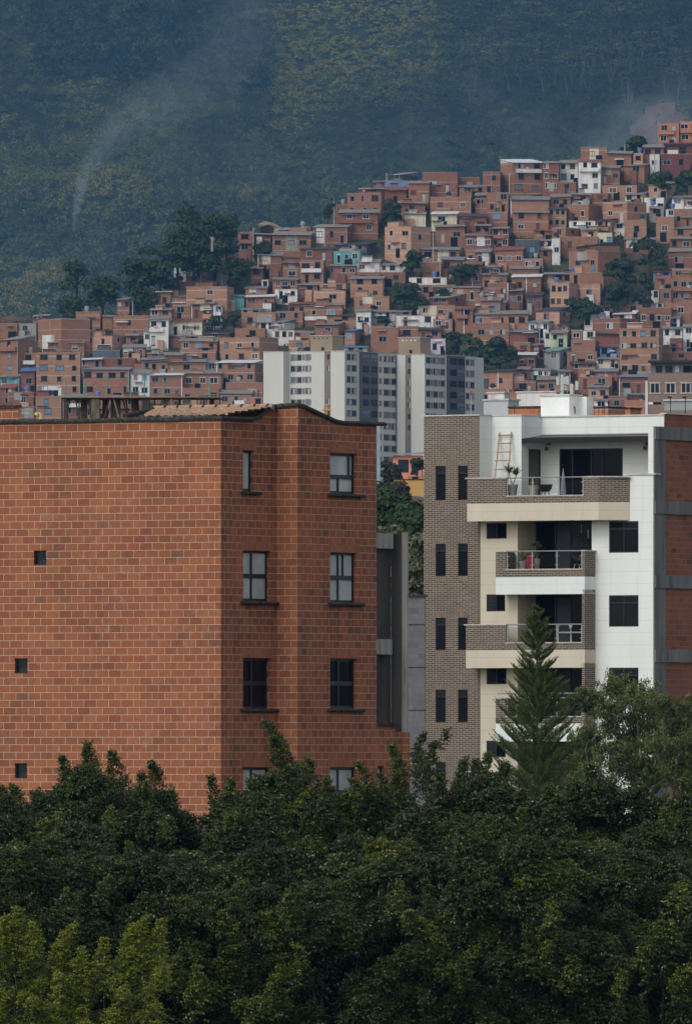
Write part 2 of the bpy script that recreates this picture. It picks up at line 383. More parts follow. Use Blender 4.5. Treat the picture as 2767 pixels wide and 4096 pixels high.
for i, q in enumerate(hl):
    pm = m_dark if i == 2 else m_frost
    framed(S, q, 0.08 + 0.1, LB, (0.42,) if i else (), (0.42,) if i else (), 0.5 if i else 0.0, pm, m_blk)
for i, q in enumerate(hr):
    pm = m_dark if i == 2 else m_frost
    o = framed(S, q, -PU + 0.1, LB, (0.82,) if i == 0 else (0.42, 0.6) if i == 1 else (0.42,), (0.42,), 0.42 if i == 0 else 0.5, pm, m_blk)
    if i == 2:
        bl = MB()
        for k in range(9): z = q[2] + 0.08 + k * 0.075; bl.box(S, q[0] + 0.07, q[1] - 0.07, -PU + 0.16, -PU + 0.163, z, z + 0.035)
        bl.build('blind', plain('blind_teal', (0.05, 0.075, 0.08), 0.6), o)
framed(S, hw[0], -PU + 0.08, LB, (), (), 0.0, m_frost, m_blk)
for fr, hs, v in ((S, hl, 0.08), (S, hr, -PU)):
    for i, (a, b, c_, d) in enumerate(hs):
        s_ = MB(); s_.box(fr, a - 0.13, b + 0.24, v - 0.09, v + 0.1, c_ - 0.09, c_ - 0.005)
        s_.tube([fr.pt(a - 0.15, v - 0.085, c_ - 0.05), fr.pt(b + 0.26, v - 0.085, c_ - 0.05)], 0.045, n=8); s_.build('sill', m_cop, LB)
        s_ = MB(); s_.box(fr, a - 0.08, b + 0.1, v - 0.004, v + 0.06, d + 0.004, d + 0.24); s_.build('lintel', m_sold, LB)
for a, b, c_, d in vents:
    v_ = MB(); v_.box(F, a, b, 0.13, 0.14, c_, d)
    for k in range(5): z = d - 0.02 - k * 0.045; v_.box(F, a + 0.02, b - 0.02, 0.09, 0.13, z - 0.016, z)
    v_.box(F, a, a + 0.03, 0.05, 0.13, c_, d); v_.box(F, a + 0.03, b, 0.05, 0.13, c_, c_ + 0.03); v_.build('vent', m_blk, LB)
pc = plain('yellow_pipe', (0.55, 0.42, 0.2), 0.5)
p_ = MB(); a = Vector(F.pt(F.px(163, 0.6), 0.6, zt + 0.02)); p_.tube([a, a + Vector((0, 0, 0.16)), a + Vector((-0.03, 0, 0.21)), a + Vector((-0.09, -0.02, 0.22))], 0.055, n=10); p_.tube([a + Vector((-0.09, -0.02, 0.22)), a + Vector((-0.13, -0.03, 0.17))], 0.065, n=10)
p_.build('vent_pipe', pc, LB, True)

# ---------------------------------------------------------------- raw concrete shaft behind its right edge
m_concd = plain('shaded_stained_concrete', (0.085, 0.08, 0.074), 0.9, 0.3, 1.2, 0.2, streak=True, dirt=(0.04, 0.038, 0.036))  # recess shade put into the dark base colour, stain streaks over it
CT = empty('concrete_shaft', F.pt(PU, B1, GZ), 'bare grey concrete shaft with stained beams beside the big orange brick building', 'concrete frame')
c = MB(); va = VE - 0.6
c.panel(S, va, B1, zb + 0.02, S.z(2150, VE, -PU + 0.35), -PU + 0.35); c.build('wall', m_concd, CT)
c = MB(); uc = F.px(1625, B1)
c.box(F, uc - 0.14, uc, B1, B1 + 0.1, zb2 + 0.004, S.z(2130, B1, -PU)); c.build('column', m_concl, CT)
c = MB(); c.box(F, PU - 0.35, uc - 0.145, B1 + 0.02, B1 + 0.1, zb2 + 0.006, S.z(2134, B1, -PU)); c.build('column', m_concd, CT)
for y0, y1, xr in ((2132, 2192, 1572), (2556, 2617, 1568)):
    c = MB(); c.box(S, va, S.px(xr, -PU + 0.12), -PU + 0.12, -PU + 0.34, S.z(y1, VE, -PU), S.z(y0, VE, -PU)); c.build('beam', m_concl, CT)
c = MB(); x0 = S.px(1528, -PU + 0.25); x1 = S.px(1546, -PU + 0.25); z0 = S.z(2134, VE, -PU); z1 = S.z(2094, VE, -PU)
c.tube([S.pt(x0, -PU + 0.25, z0), S.pt(x0, -PU + 0.25, z1), S.pt(x1, -PU + 0.25, z1), S.pt(x1, -PU + 0.25, z0)], 0.01, n=5); c.build('rebar_loop', m_blk, CT)
# ================================================================ white and brown-brick apartment building
def stucco(name, c, period=0.445, groove=0.78):
    t = NT(name); uv = t.n('ShaderNodeUVMap'); sp = t.n('ShaderNodeSeparateXYZ'); t.l(uv.outputs[0], sp.inputs[0])
    f = t.math('FLOORED_MODULO', sp.outputs[1], period); k = t.math('LESS_THAN', f, 0.014)
    g = t.n('ShaderNodeNewGeometry'); mp = t.n('ShaderNodeMapping'); mp.inputs['Scale'].default_value = (1, 1, 0.15); t.l(g.outputs['Position'], mp.inputs['Vector'])
    n = t.noise(1.3, 6, mp.outputs[0]); col = t.ramp(n, [(0.3, tuple(v * 0.93 for v in c)), (0.6, c)])
    n2 = t.noise(0.35, 4, g.outputs['Position']); col = t.mix(0.5, col, t.mix(1.0, col, t.ramp(n2, [(0.3, (0.9, 0.9, 0.88)), (0.7, (1.03, 1.03, 1.03))]), 'MULTIPLY'))
    mp2 = t.n('ShaderNodeMapping'); mp2.inputs['Scale'].default_value = (1, 1, 0.07); t.l(g.outputs['Position'], mp2.inputs['Vector'])
    ks = t.ramp(t.noise(4.5, 5, mp2.outputs[0]), [(0.56, (0, 0, 0)), (0.8, (0.35, 0.35, 0.35))]); col = t.mix(ks, col, tuple(v * 0.62 for v in c))
    col = t.mix(k, col, tuple(v * groove for v in c)); t.bump(n, 0.06, 0.01); return t.base(col, 0.85, 0.25)
m_white = stucco('white_stucco', (0.74, 0.775, 0.75)); m_beige = stucco('beige_stucco', (0.60, 0.54, 0.43))
m_bb = brick('brown_brick', 0.26, 0.0725, 0.012, [(0, (0.085, 0.064, 0.050)), (0.4, (0.118, 0.092, 0.072)), (0.75, (0.10, 0.076, 0.058)), (1, (0.15, 0.118, 0.09))], (0.46, 0.41, 0.34), bump=0.2)
m_bsold = brick('brown_soldier', 0.075, 0.3, 0.014, [(0, (0.13, 0.09, 0.065)), (1, (0.19, 0.135, 0.10))], (0.40, 0.34, 0.28), soldier=True)
m_clay = brick('clay_block', 0.40, 0.2, 0.014, [(0, (0.22, 0.084, 0.052)), (0.5, (0.275, 0.106, 0.066)), (0.85, (0.245, 0.094, 0.058)), (1, (0.14, 0.064, 0.045))], (0.24, 0.18, 0.15), bump=0.3)
m_cap = plain('stone_cap', (0.52, 0.50, 0.46), 0.8, 0.15, 3.0)
m_gconc = plain('grey_frame', (0.19, 0.19, 0.19), 0.9, 0.22, 1.2, 0.2, streak=True, dirt=(0.075, 0.075, 0.075))
m_awn = plain('awning_cloth', (0.016, 0.016, 0.018), 0.8, 0.15, 3.0)
def clear_glass():
    t = NT('clear_glass'); tr = t.n('ShaderNodeBsdfTransparent'); tr.inputs[0].default_value = (0.86, 0.90, 0.90, 1); mx = t.n('ShaderNodeMixShader')
    lw = t.n('ShaderNodeLayerWeight'); lw.inputs[0].default_value = 0.35; t.base((0.02, 0.025, 0.03), 0.05, 0.5)
    t.l(t.math('ADD', t.math('MULTIPLY', lw.outputs[0], 0.5), 0.08), mx.inputs[0]); t.l(tr.outputs[0], mx.inputs[1]); t.l(t.b.outputs[0], mx.inputs[2]); t.l(mx.outputs[0], t.out.inputs[0]); return t.mat
m_clear = clear_glass()

W = Fr(1695, 459, -30); WS = W.side(); wz = lambda y: W.z(y)
WB = empty('apartment_building', W.pt(0, 0, GZ), 'white, beige and brown brick apartment building with glass-railed balconies', 'building')
w = MB()                                    # 0 white 1 beige 2 brown brick 3 clay
rows = [(1865, 2003), (2176, 2306), (2472, 2602), (2760, 2891), (3050, 3185)]
tw = [(W.px(a), W.px(b), wz(y1), wz(y0)) for y0, y1 in rows for a, b in ((1742, 1782), (1831, 1870))]
uT = W.px(1917); ztop = wz(1666)
w.panel(W, 0, uT, GZ, ztop, 0, tw, 0.12, 2)
w.panel(WS, 0, 0.9, wz(2040), ztop, -uT, (), 0.1, 0)                       # grey-lit returns on the terrace
uL = W.px(1968, 0.9)
w.panel(W, uT, W.px(2085, 0.9), wz(2040), ztop, 0.9, (), 0.1, 0)
uR = W.px(2085, 0.9); V2 = 2.44
dq = (WS.px(2113, -uR), WS.px(2165, -uR)); door = (dq[0], dq[1], wz(2012), wz(1797))
w.panel(WS, 0.9, V2, wz(2040), ztop, -uR, [door], 0.1, 0)
bw = (W.px(2236, V2), W.px(2490, V2), wz(2012), W.z(1796, 4, V2))
w.panel(W, uR, W.px(2640, V2), wz(2040), wz(1738), V2, [bw], 0.12, 0)
w.box(W, uR + 0.003, W.px(2655, V2 - 0.06), V2 - 0.06, V2 + 0.2, W.z(1738, 4, V2), W.z(1669, 4, V2), 0)
w.panel(W, W.px(2500, 0.05), W.px(2612, 0.05), wz(2020), wz(1911), 0.05, (), 0.1, 0)
UW = W.px(2366, 0.05); UE = W.px(2612, 0.05)
rw = [(W.px(2435, 0.05), W.px(2553, 0.05), W.z(b, 7, 0), W.z(a, 7, 0)) for a, b in ((2086, 2212), (2382, 2508), (2672, 2800), (2966, 3090))]
w.panel(W, UW, UE, GZ, wz(2020), 0.05, rw, 0.1, 0)
bwn = [(W.px(a, 0.05), W.px(b, 0.05), wz(d), wz(c)) for a, b, c, d in ((1945, 2026, 2095, 2158), (1945, 2020, 2380, 2448), (1945, 2025, 2674, 2739), (1945, 2022, 2964, 3030))]
U7 = W.px(2070, 0.05)
w.panel(W, uT, U7, GZ, wz(2020), 0.05, bwn, 0.1, 1)
w.panel(WS, 0.05, 1.35, GZ, wz(2020), -U7, (), 0.1, 1)
w.panel(W, U7, UW, GZ, wz(2020), 1.37, (), 0.1, 1)
w.panel(WS, -0.002, 0.05, GZ, wz(2020), -uT, (), 0.1, 2)
# white post on the terrace corner
w.box(W, W.px(2592, 0.1), UE - 0.003, 0.1, 0.4, wz(1911), W.z(1717, 8, 0.1), 0)
# roof, back and left side
w.face([W.pt(0, 0, GZ), W.pt(0, 0, ztop), W.pt(0, 9, ztop), W.pt(0, 9, GZ)], [(0, GZ), (0, ztop), (9, ztop), (9, GZ)], 2)
w.face([W.pt(0, 9, GZ), W.pt(0, 9, ztop), W.pt(UE, 9, ztop), W.pt(UE, 9, GZ)], None, 0)
zr = ztop - 0.35
w.face([W.pt(0, 0.01, zr), W.pt(uT - 0.01, 0.01, zr), W.pt(uT - 0.01, 9, zr), W.pt(0, 9, zr)], None, 0)
w.face([W.pt(uT, 0.92, zr), W.pt(uR - 0.01, 0.92, zr), W.pt(uR - 0.01, 9, zr), W.pt(uT, 9, zr)], None, 0)
w.face([W.pt(uR, V2 + 0.02, zr), W.pt(UE - 0.02, V2 + 0.02, zr), W.pt(UE - 0.02, 9, zr), W.pt(uR, 9, zr)], None, 0)
w.build('wall', [m_white, m_beige, m_bb, m_clay], WB)
# side wall: concrete frame with clay-block infill
sd_ = MB(); va = WS.px(2657, -UE)
sd_.panel(WS, va, 12, GZ, wz(1668), -UE, (), 0.1, 0); sd_.build('side_wall', m_clay, WB)
sd_ = MB(); sd_.box(WS, 0.06, va, -UE - 0.05, -UE, GZ, wz(1719), 0); sd_.build('concrete_column', m_gconc, WB)
for y0, y1 in ((1720, 1770), (2014, 2065), (2309, 2359), (2602, 2653), (2896, 2946)):
    b_ = MB(); b_.box(WS, 0.07, 12, -UE - 0.09, -UE, wz(y1), wz(y0)); b_.build('concrete_beam', m_gconc, WB)
# parapet cap
cp = MB(); h = 0.05
cp.box(W, -0.1, uT + 0.03, -0.05, 0.25, ztop, ztop + h); cp.box(WS, 0.25, 0.87, -uT - 0.03, -uT + 0.2, ztop, ztop + h)
cp.box(W, uT + 0.03, uR + 0.03, 0.87, 1.1, ztop, ztop + h); cp.box(WS, 1.1, V2 - 0.1, -uR - 0.03, -uR + 0.2, ztop, ztop + h)
cp.box(W, uR + 0.03, W.px(2655, V2 - 0.1), V2 - 0.1, V2 + 0.25, W.z(1669, 4, V2), W.z(1669, 4, V2) + h)
cp.box(W, W.px(2500, -0.03), UE + 0.12, 0.0, 0.42, wz(1911) + 0.001, wz(1911) + 0.055)
cp.box(WS, va, 12, -UE - 0.06, -UE + 0.2, wz(1668), wz(1668) + h)
cp.build('parapet_cap', m_cap, WB)
# windows
def louvre(fr, q, v, parent, n):
    a, b, c, d = q; l = MB()
    for k in range(n):
        z = d - (k + 0.5) * (d - c) / n; l.face([fr.pt(a, v - 0.03, z - (d - c) / n * 0.35), fr.pt(b, v - 0.03, z - (d - c) / n * 0.35), fr.pt(b, v, z + (d - c) / n * 0.35), fr.pt(a, v, z + (d - c) / n * 0.35)])
    l.build('louvre', m_lou, parent)
m_lou = plain('louvre_metal', (0.022, 0.024, 0.027), 0.45, 0.15, 3.0, 0.4)
m_pane2 = glass_dark('dim_pane', (0.012, 0.015, 0.018), 0.08)
for q in tw:
    o = framed(W, q, 0.05, WB, (), (), 0.78, m_pane2, m_blk, 0.035); louvre(W, (q[0] + 0.03, q[1] - 0.03, q[2] + (q[3] - q[2]) * 0.8, q[3] - 0.03), 0.06, o, 5)
    s_ = MB(); s_.box(W, q[0] - 0.0, q[1] + 0.03, -0.004, 0.05, q[3] + 0.004, q[3] + 0.21); s_.build('lintel', m_bsold, WB)
    s_ = MB(); s_.box(W, q[0] - 0.0, q[1] + 0.03, -0.004, 0.05, q[2] - 0.2, q[2] - 0.004); s_.build('sill', m_bsold, WB)
for i, q in enumerate(rw):
    o = framed(W, q, 0.07, WB, (0.5,), (0.5,), 0.76, m_dark if i != 1 else m_pane2, m_blk, 0.045)
    um = (q[0] + q[1]) / 2
    for a, b in ((q[0] + 0.04, um - 0.03), (um + 0.03, q[1] - 0.04)): louvre(W, (a, b, q[2] + (q[3] - q[2]) * 0.78, q[3] - 0.04), 0.08, o, 6)
for i, q in enumerate(bwn):
    o = framed(W, q, 0.07, WB, (0.5,), (0.5,), 0.0, m_dark, m_blk, 0.04); louvre(W, (q[0] + 0.04, (q[0] + q[1]) / 2 - 0.02, q[2] + 0.04, q[3] - 0.04), 0.08, o, 11)
framed(W, bw, V2 + 0.04, WB, (0.2, 0.5, 0.67), (0.2, 0.5, 0.67), 0.0, m_dark, m_blk, 0.045, 'sliding_door')
framed(WS, door, -uR + 0.04, WB, (), (), 0.0, plain('door_leaf', (0.10, 0.09, 0.08), 0.5), m_blk, 0.05, 'door')
# awning over the terrace
a_ = MB(); zb0 = W.z(1742, 4, V2); zf = wz(1757); v0, v1 = 0.95, V2 - 0.07; ue = W.px(2594, 0.95)
for (p0, p1, dz) in ((zf, zb0, 0.0),):
    q = [W.pt(uR + 0.02, v0, zf), W.pt(ue, v0, zf), W.pt(ue, v1, zb0), W.pt(uR + 0.02, v1, zb0)]
    a_.face(q); lo = [(x, y, z - 0.07) for x, y, z in q]; a_.face(list(reversed(lo)))
    for i in range(4): a_.face([lo[i], lo[(i + 1) % 4], q[(i + 1) % 4], q[i]])
a_.box(W, uR + 0.02, ue, v0 - 0.06, v0 - 0.004, zf - 0.17, zf + 0.0)
ao = a_.build('awning', m_awn, WB)
r_ = MB(); r_.tube([W.pt(uR + 0.35, 1.35, zf + (zb0 - zf) * 0.3 + 0.015), W.pt(ue - 0.02, 1.35, zf + (zb0 - zf) * 0.3 + 0.015)], 0.018, n=6); r_.build('awning_rod', m_steel, ao)
# wall lamps
m_brass = plain('lamp_brass', (0.25, 0.19, 0.11), 0.35, 0.1, 3, 0.5, metal=0.6)
for x, y in ((2192, 1787), (2585, 1785)):
    u = W.px(x, V2); z = W.z(y, u, V2); l = MB(); l.tube([W.pt(u + 0.05, V2, z + 0.1), W.pt(u + 0.05, V2 - 0.1, z + 0.12), W.pt(u, V2 - 0.14, z + 0.05), W.pt(u, V2 - 0.14, z)], 0.015, n=6)
    l.lathe(W.pt(u, V2 - 0.14, z - 0.15), [(0.0, 0), (0.06, 0.02), (0.075, 0.07), (0.06, 0.12), (0.02, 0.15), (0, 0.16)], 12); l.lathe(W.pt(u + 0.05, V2 - 0.03, z + 0.04), [(0, 0), (0.05, 0.01), (0.06, 0.06), (0.05, 0.11), (0, 0.12)], 10)
    l.build('wall_lamp', m_brass, WB, True)

# balconies
def railing(fr, u0, u1, v, zb, zt, parent, posts, extra=None):
    o = MB(); o.tube([fr.pt(u0 - 0.02, v, zt), fr.pt(u1 + 0.02, v, zt)], 0.024, n=8)
    o = o.build('railing', m_steel, parent, True)
    for t in posts:
        p = MB(); u = u0 + (u1 - u0) * t; p.box(fr, u - 0.018, u + 0.018, v - 0.018, v + 0.018, zb, zt - 0.02)
        for k in (0.22, 0.72): p.box(fr, u - 0.09, u + 0.09, v - 0.012, v + 0.012, zb + (zt - zb) * k - 0.008, zb + (zt - zb) * k + 0.008)
        p.build('post', m_steel, o)
    g = MB()
    for a, b in zip(posts, posts[1:]):
        ua, ub = u0 + (u1 - u0) * a + 0.04, u0 + (u1 - u0) * b - 0.04
        g.face([fr.pt(ua, v, zb + 0.06), fr.pt(ub, v, zb + 0.06), fr.pt(ub, v, zt - 0.1), fr.pt(ua, v, zt - 0.1)])
    g.build('glass_panel', m_clear, o)
BV = -0.75
def balcony(ytop, yfl, yf0, yf1, xl, mfas, kind, col_top=None):
    u0 = W.px(xl, BV); ur0 = W.px(2023, BV); ur1 = W.px(2327, BV); u1 = W.px(2338, BV)
    z = lambda y: W.z(y, 3, BV); o = MB()
    xb = 0.045
    if kind == 'chamfer':
        ur1 = W.px(2332, BV); uc = W.px(2393, BV); ue_ = W.px(2519, 0.05)
        path = [W.xy(u0, xb), W.xy(u0, BV), W.xy(uc, BV), W.xy(ue_, xb)]
    else:
        path = [W.xy(u0, xb), W.xy(u0, BV), W.xy(u1, BV), W.xy(u1, xb)]
    o.prism(path, z(yf1), z(yf0), 0, True, True); bo = o.build('balcony', mfas, WB)
    p = MB(); p.prism(path, z(yf0) + 0.001, z(yfl), 0, True, True); p.box(W, u0, ur0, BV, BV + (0.12 if xl < 1950 else 0.7), z(yfl) + 0.001, z(ytop))
    zr_ = z(ytop) if col_top is None else z(col_top)
    if kind == 'chamfer':
        p.prism([W.xy(ur1, BV + 0.12), W.xy(ur1, BV), W.xy(uc, BV), W.xy(ue_, xb), W.xy(ue_ - 0.2, xb), W.xy(uc - 0.05, BV + 0.12)], z(yfl) + 0.001, zr_, 0)
    else: p.box(W, ur1, u1, BV, xb, z(yfl) + 0.001, zr_)
    if xl < 1950: p.box(W, u0, u0 + 0.12, BV + 0.121, -0.005, z(yfl) + 0.001, z(ytop))
    p.build('parapet', m_bb, bo)
    c = MB(); c.box(W, u0 - 0.07, ur0 + 0.03, BV - 0.04, BV + 0.2, z(ytop) + 0.001, z(ytop) + 0.045)
    if kind == 'chamfer': c.prism([W.xy(ur1 - 0.03, BV + 0.2), W.xy(ur1 - 0.03, BV - 0.04), W.xy(uc + 0.02, BV - 0.04), W.xy(ue_ + 0.1, xb - 0.1), W.xy(ue_ - 0.2, xb), W.xy(uc - 0.05, BV + 0.2)], z(ytop) + 0.001, z(ytop) + 0.045)
    elif col_top is None: c.box(W, ur1 - 0.03, u1 + 0.05, BV - 0.04, xb - 0.002, z(ytop) + 0.001, z(ytop) + 0.045)
    c.box(W, ur0 - 0.02, ur1 + 0.02, BV - 0.03, BV + 0.15, z(yfl) + 0.002, z(yfl) + 0.04); c.build('cap', m_cap, bo)
    railing(W, ur0 + 0.03, ur1 - 0.03, BV + 0.06, z(yfl) + 0.04, z(ytop) + 0.02, bo, (0, 0.335, 0.665, 1))
    f = MB(); f.box(W, u0 + 0.02 if xl > 1950 else uT + 0.01, UW - 0.01, 0.046 if 0 else xb + 0.001, 1.36, z(yf1) + 0.02, z(yf1) + 0.3); f.build('floor_slab', m_beige, bo)
    return bo
balcony(1915, 1988, 2014, 2085, 1868, m_beige, 'chamfer')
balcony(2209, 2282, 2310, 2379, 1982, m_white, 'square')
balcony(2502, 2575, 2602, 2673, 1863, m_beige, 'square', 2361)
balcony(2796, 2870, 2896, 2967, 1982, m_white, 'square', 2654)
balcony(3090, 3163, 3190, 3260, 1863, m_beige, 'square')
t_ = MB(); zz_ = W.z(2775, 3, BV); t_.tube([W.pt(W.px(1986, BV), BV + 0.06, zz_), W.pt(W.px(2330, BV), BV + 0.06, zz_)], 0.024, n=8); t_.build('top_rail', m_steel, WB)
# terrace floor
t_ = MB(); t_.face([W.pt(uT, 0.05, wz(2013)), W.pt(UE - 0.01, 0.05, wz(2013)), W.pt(UE - 0.01, V2, wz(2013)), W.pt(uT, V2, wz(2013))]); t_.build('terrace_floor', m_cap, WB)
# glass doors of the recessed balconies
m_curt = plain('dim_curtain', (0.05, 0.055, 0.065), 0.7)
for y0, y1 in ((2084, 2290), (2378, 2580), (2672, 2872), (2966, 3165)):
    q = (W.px(2143, 1.28), W.px(2372, 1.28), W.z(y1, 4, 1.3), W.z(y0, 4, 1.3))
    o = framed(W, q, 1.27, WB, (0.34, 0.6, 0.8), (0.34, 0.6, 0.8), 0.0, m_dark, m_blk, 0.05, 'glass_door')
    l = MB(); a = q[0] + (q[1] - q[0]) * 0.36; l.box(W, a, a + 0.55, 1.295, 1.298, q[2] + 0.06, q[3] - 0.06); l.build('curtain', m_curt, o)

# ---------------------------------------------------------------- what stands on its balconies and roof
def pot(c, r, h, mat, parent):
    l = MB(); l.lathe(c, [(0, 0), (r * 0.7, 0), (r, h * 0.95), (r, h), (r * 0.85, h), (r * 0.8, h * 0.9), (0, h * 0.9)], 14); return l.build('pot', mat, parent, True)
def blades(c, n, L, wd, droop, up=0.6, seed=1, spread=1.0):
    g = np.random.default_rng(seed); V = []
    for i in range(n):
        az = g.uniform(0, 2 * math.pi); el = g.uniform(0.1, 1.25) * up + 0.15; l = L * g.uniform(0.6, 1.1); d = Vector((math.cos(az) * math.cos(el) * spread, math.sin(az) * math.cos(el) * spread, math.sin(el)))
        s = d.cross(Vector((0, 0, 1))).normalized() * wd; p0 = Vector(c); p1 = p0 + d * l * 0.55; p2 = p0 + d * l + Vector((0, 0, -droop * l))
        V.append([p0 - s * 0.5, p0 + s * 0.5, p1 + s, p1 - s]); V.append([p1 - s, p1 + s, p2 + s * 0.15, p2 - s * 0.15])
    return np.array(V, dtype=float)
m_pot = plain('concrete_pot', (0.34, 0.33, 0.30), 0.8, 0.12, 4.0)
m_lf = leafmat('house_plant', [(0, (0.03, 0.07, 0.02)), (0.6, (0.06, 0.12, 0.03)), (1, (0.12, 0.17, 0.05))])
fz1, fz2, fz3 = W.z(1988, 3, BV) + 0.03, W.z(2282, 3, BV) + 0.03, W.z(2575, 3, BV) + 0.03
def on(x, v, z): return W.pt(W.px(x, v), v, z)
def potted(nm, lab, x, v, z, r, h, heads, mat=m_pot):
    c = on(x, v, z); t = empty(nm, c, lab, 'plant'); pot(c, r, h, mat, t)
    Vs = []
    st = MB()
    for i, (dx, dz, n, L, wd, dr, up) in enumerate(heads):
        e = (c[0] + dx, c[1], c[2] + h + dz); st.tube([(c[0], c[1], c[2] + h * 0.85), e], 0.02, 0.015, 6); Vs.append(blades(e, n, L, wd, dr, up, i + int(x)))
    st.build('stem', plain('plant_stem', (0.12, 0.09, 0.05), 0.8), t); V = np.concatenate(Vs); quads_obj('foliage', V, m_lf, t, rng.random(len(V)))
potted('potted_dracaena', 'spiky dracaena in a tall grey pot on the top terrace below the wooden ladder', 2049, -0.35, fz1, 0.2, 0.42, [(-0.12, 0.42, 42, 0.5, 0.022, 0.15, 1.0), (0.14, 0.34, 42, 0.45, 0.022, 0.15, 1.0)])
potted('potted_fern', 'low grassy plant in a pale pot behind the glass of the top terrace', 2133, 0.3, fz1, 0.2, 0.4, [(0, 0.05, 36, 0.35, 0.015, 0.2, 1.0)], plain('cream_pot', (0.42, 0.40, 0.32), 0.7))
potted('potted_bromeliad', 'broad-leaved yellow-green plant in a square concrete planter on the second balcony', 2093, -0.3, fz2, 0.15, 0.3, [(0, 0.05, 12, 0.55, 0.05, 0.1, 0.9)])
potted('potted_shrub', 'dark leafy shrub in a tall pot beside the red bag on the second balcony', 2146, 0.3, fz2, 0.14, 0.4, [(0, 0.45, 30, 0.35, 0.06, 0.35, 0.8), (0.12, 0.35, 16, 0.3, 0.06, 0.35, 0.8)])
# ladder
m_wood = plain('ladder_wood', (0.42, 0.30, 0.19), 0.8, 0.2, 5.0)
ld = empty('ladder', on(1990, 0.3, wz(2013)), 'rough wooden ladder leaning on the white terrace wall', 'ladder')
A0, B0 = Vector(on(1977, 0.25, wz(1925))), Vector(on(1998, 0.86, wz(1731))); A1, B1_ = Vector(on(2030, 0.25, wz(1925))), Vector(on(2044, 0.86, wz(1730)))
for a, b in ((A0, B0), (A1, B1_)):
    a2 = a - (b - a) * 0.45; l = MB(); l.tube([a2, a, (a + b) / 2 + Vector((0.01, 0, 0)), b], 0.032, 0.028, 7); l.build('rail', m_wood, ld, True)
for t in (-0.2, 0.05, 0.23, 0.41, 0.59, 0.77, 0.94):
    l = MB(); a, b = A0 + (B0 - A0) * t, A1 + (B1_ - A1) * t; e = (b - a).normalized() * 0.06; l.tube([a - e + Vector((0, -0.03, 0)), b + e + Vector((0, -0.03, 0))], 0.026, n=6); l.build('rung', m_wood, ld)
# fire bowl
fb = empty('fire_bowl', on(2180, 0.0, fz1), 'black iron fire bowl on short legs on the top terrace', 'brazier'); c = on(2180, 0.0, fz1)
l = MB(); l.lathe(c, [(0.0, 0.14), (0.16, 0.16), (0.24, 0.28), (0.27, 0.42), (0.25, 0.42), (0.2, 0.3), (0, 0.2)], 18); l.build('bowl', m_blk, fb, True)
for k in range(3):
    l = MB(); an = k * 2.1 + 0.4; l.tube([(c[0] + 0.12 * math.cos(an), c[1] + 0.12 * math.sin(an), c[2] + 0.17), (c[0] + 0.2 * math.cos(an), c[1] + 0.2 * math.sin(an), c[2])], 0.015, n=5); l.build('leg', m_blk, fb)
# folded parasol
pa = empty('folded_parasol', on(2252, 0.6, fz1), 'folded white parasol standing before the top terrace sliding door', 'parasol'); c = on(2252, 0.6, fz1)
l = MB(); l.lathe(c, [(0.0, 0.05), (0.12, 0.06), (0.1, 0.35), (0.05, 0.75), (0.015, 0.98), (0, 1.0)], 9); l.build('canopy', plain('parasol_cloth', (0.20, 0.20, 0.23), 0.8), pa)
l = MB(); l.tube([c, (c[0], c[1], c[2] + 1.02)], 0.012, n=6); l.build('pole', m_steel, pa)
# red bag, stool, egg chair on the second balcony
rb = MB(); c = on(2119, -0.35, fz2); rb.lathe(c, [(0, 0), (0.13, 0.0), (0.14, 0.3), (0.12, 0.42), (0.135, 0.46), (0.07, 0.52), (0, 0.53)], 12)
rb = rb.build('red_bag', plain('crimson_cloth', (0.42, 0.02, 0.05), 0.7, 0.2, 6), None, True); tag(rb, 'crimson cloth bag on the second balcony next to the concrete planter', 'bag')
st = empty('stool', on(2306, -0.3, fz2), 'small stool with pale wooden legs at the right end of the second balcony', 'stool'); c = on(2306, -0.3, fz2)
for dx, dy in ((-0.09, -0.09), (0.09, -0.09), (0.09, 0.09), (-0.09, 0.09)):
    l = MB(); l.tube([(c[0] + dx * 1.2, c[1] + dy * 1.2, c[2]), (c[0] + dx * 0.8, c[1] + dy * 0.8, c[2] + 0.17)], 0.015, n=6); l.build('leg', plain('pale_wood', (0.5, 0.42, 0.28), 0.7), st)
l = MB(); l.lathe((c[0], c[1], c[2] + 0.17), [(0, 0), (0.13, 0), (0.13, 0.03), (0, 0.03)], 12); l.build('seat', plain('stool_seat', (0.05, 0.05, 0.05), 0.7), st)
eg = empty('egg_chair', on(2328, 0.45, fz2), 'hanging wicker egg chair in the right corner of the second balcony', 'chair'); c = Vector(on(2325, 0.45, fz2 + 0.22))
l = MB(); prof = [(0.05, 0.0), (0.22, 0.06), (0.33, 0.22), (0.36, 0.42), (0.34, 0.65), (0.27, 0.86), (0.15, 1.02), (0.03, 1.1)]
for k in range(26):
    an = 2 * math.pi * k / 26
    if 3.9 < an < 5.5: continue
    for tw_ in (1.1, -1.1): l.tube([c + Vector((r * math.cos(an + tw_ * z), r * math.sin(an + tw_ * z), z)) for r, z in prof], 0.011, n=4, cap=False)
m_wick = plain('wicker', (0.035, 0.032, 0.03), 0.7)
for r, z in prof[1:6]: l.tube([c + Vector((r * math.cos(t), r * math.sin(t), z)) for t in [2 * math.pi * i / 18 for i in range(19)]], 0.014, n=5, cap=False)
l.build('basket', m_wick, eg); l = MB(); l.lathe(c + Vector((0, 0, 0.1)), [(0, 0.0), (0.24, 0.02), (0.3, 0.12), (0, 0.16)], 14); l.build('cushion', plain('cushion_grey', (0.16, 0.16, 0.16), 0.9), eg, True)
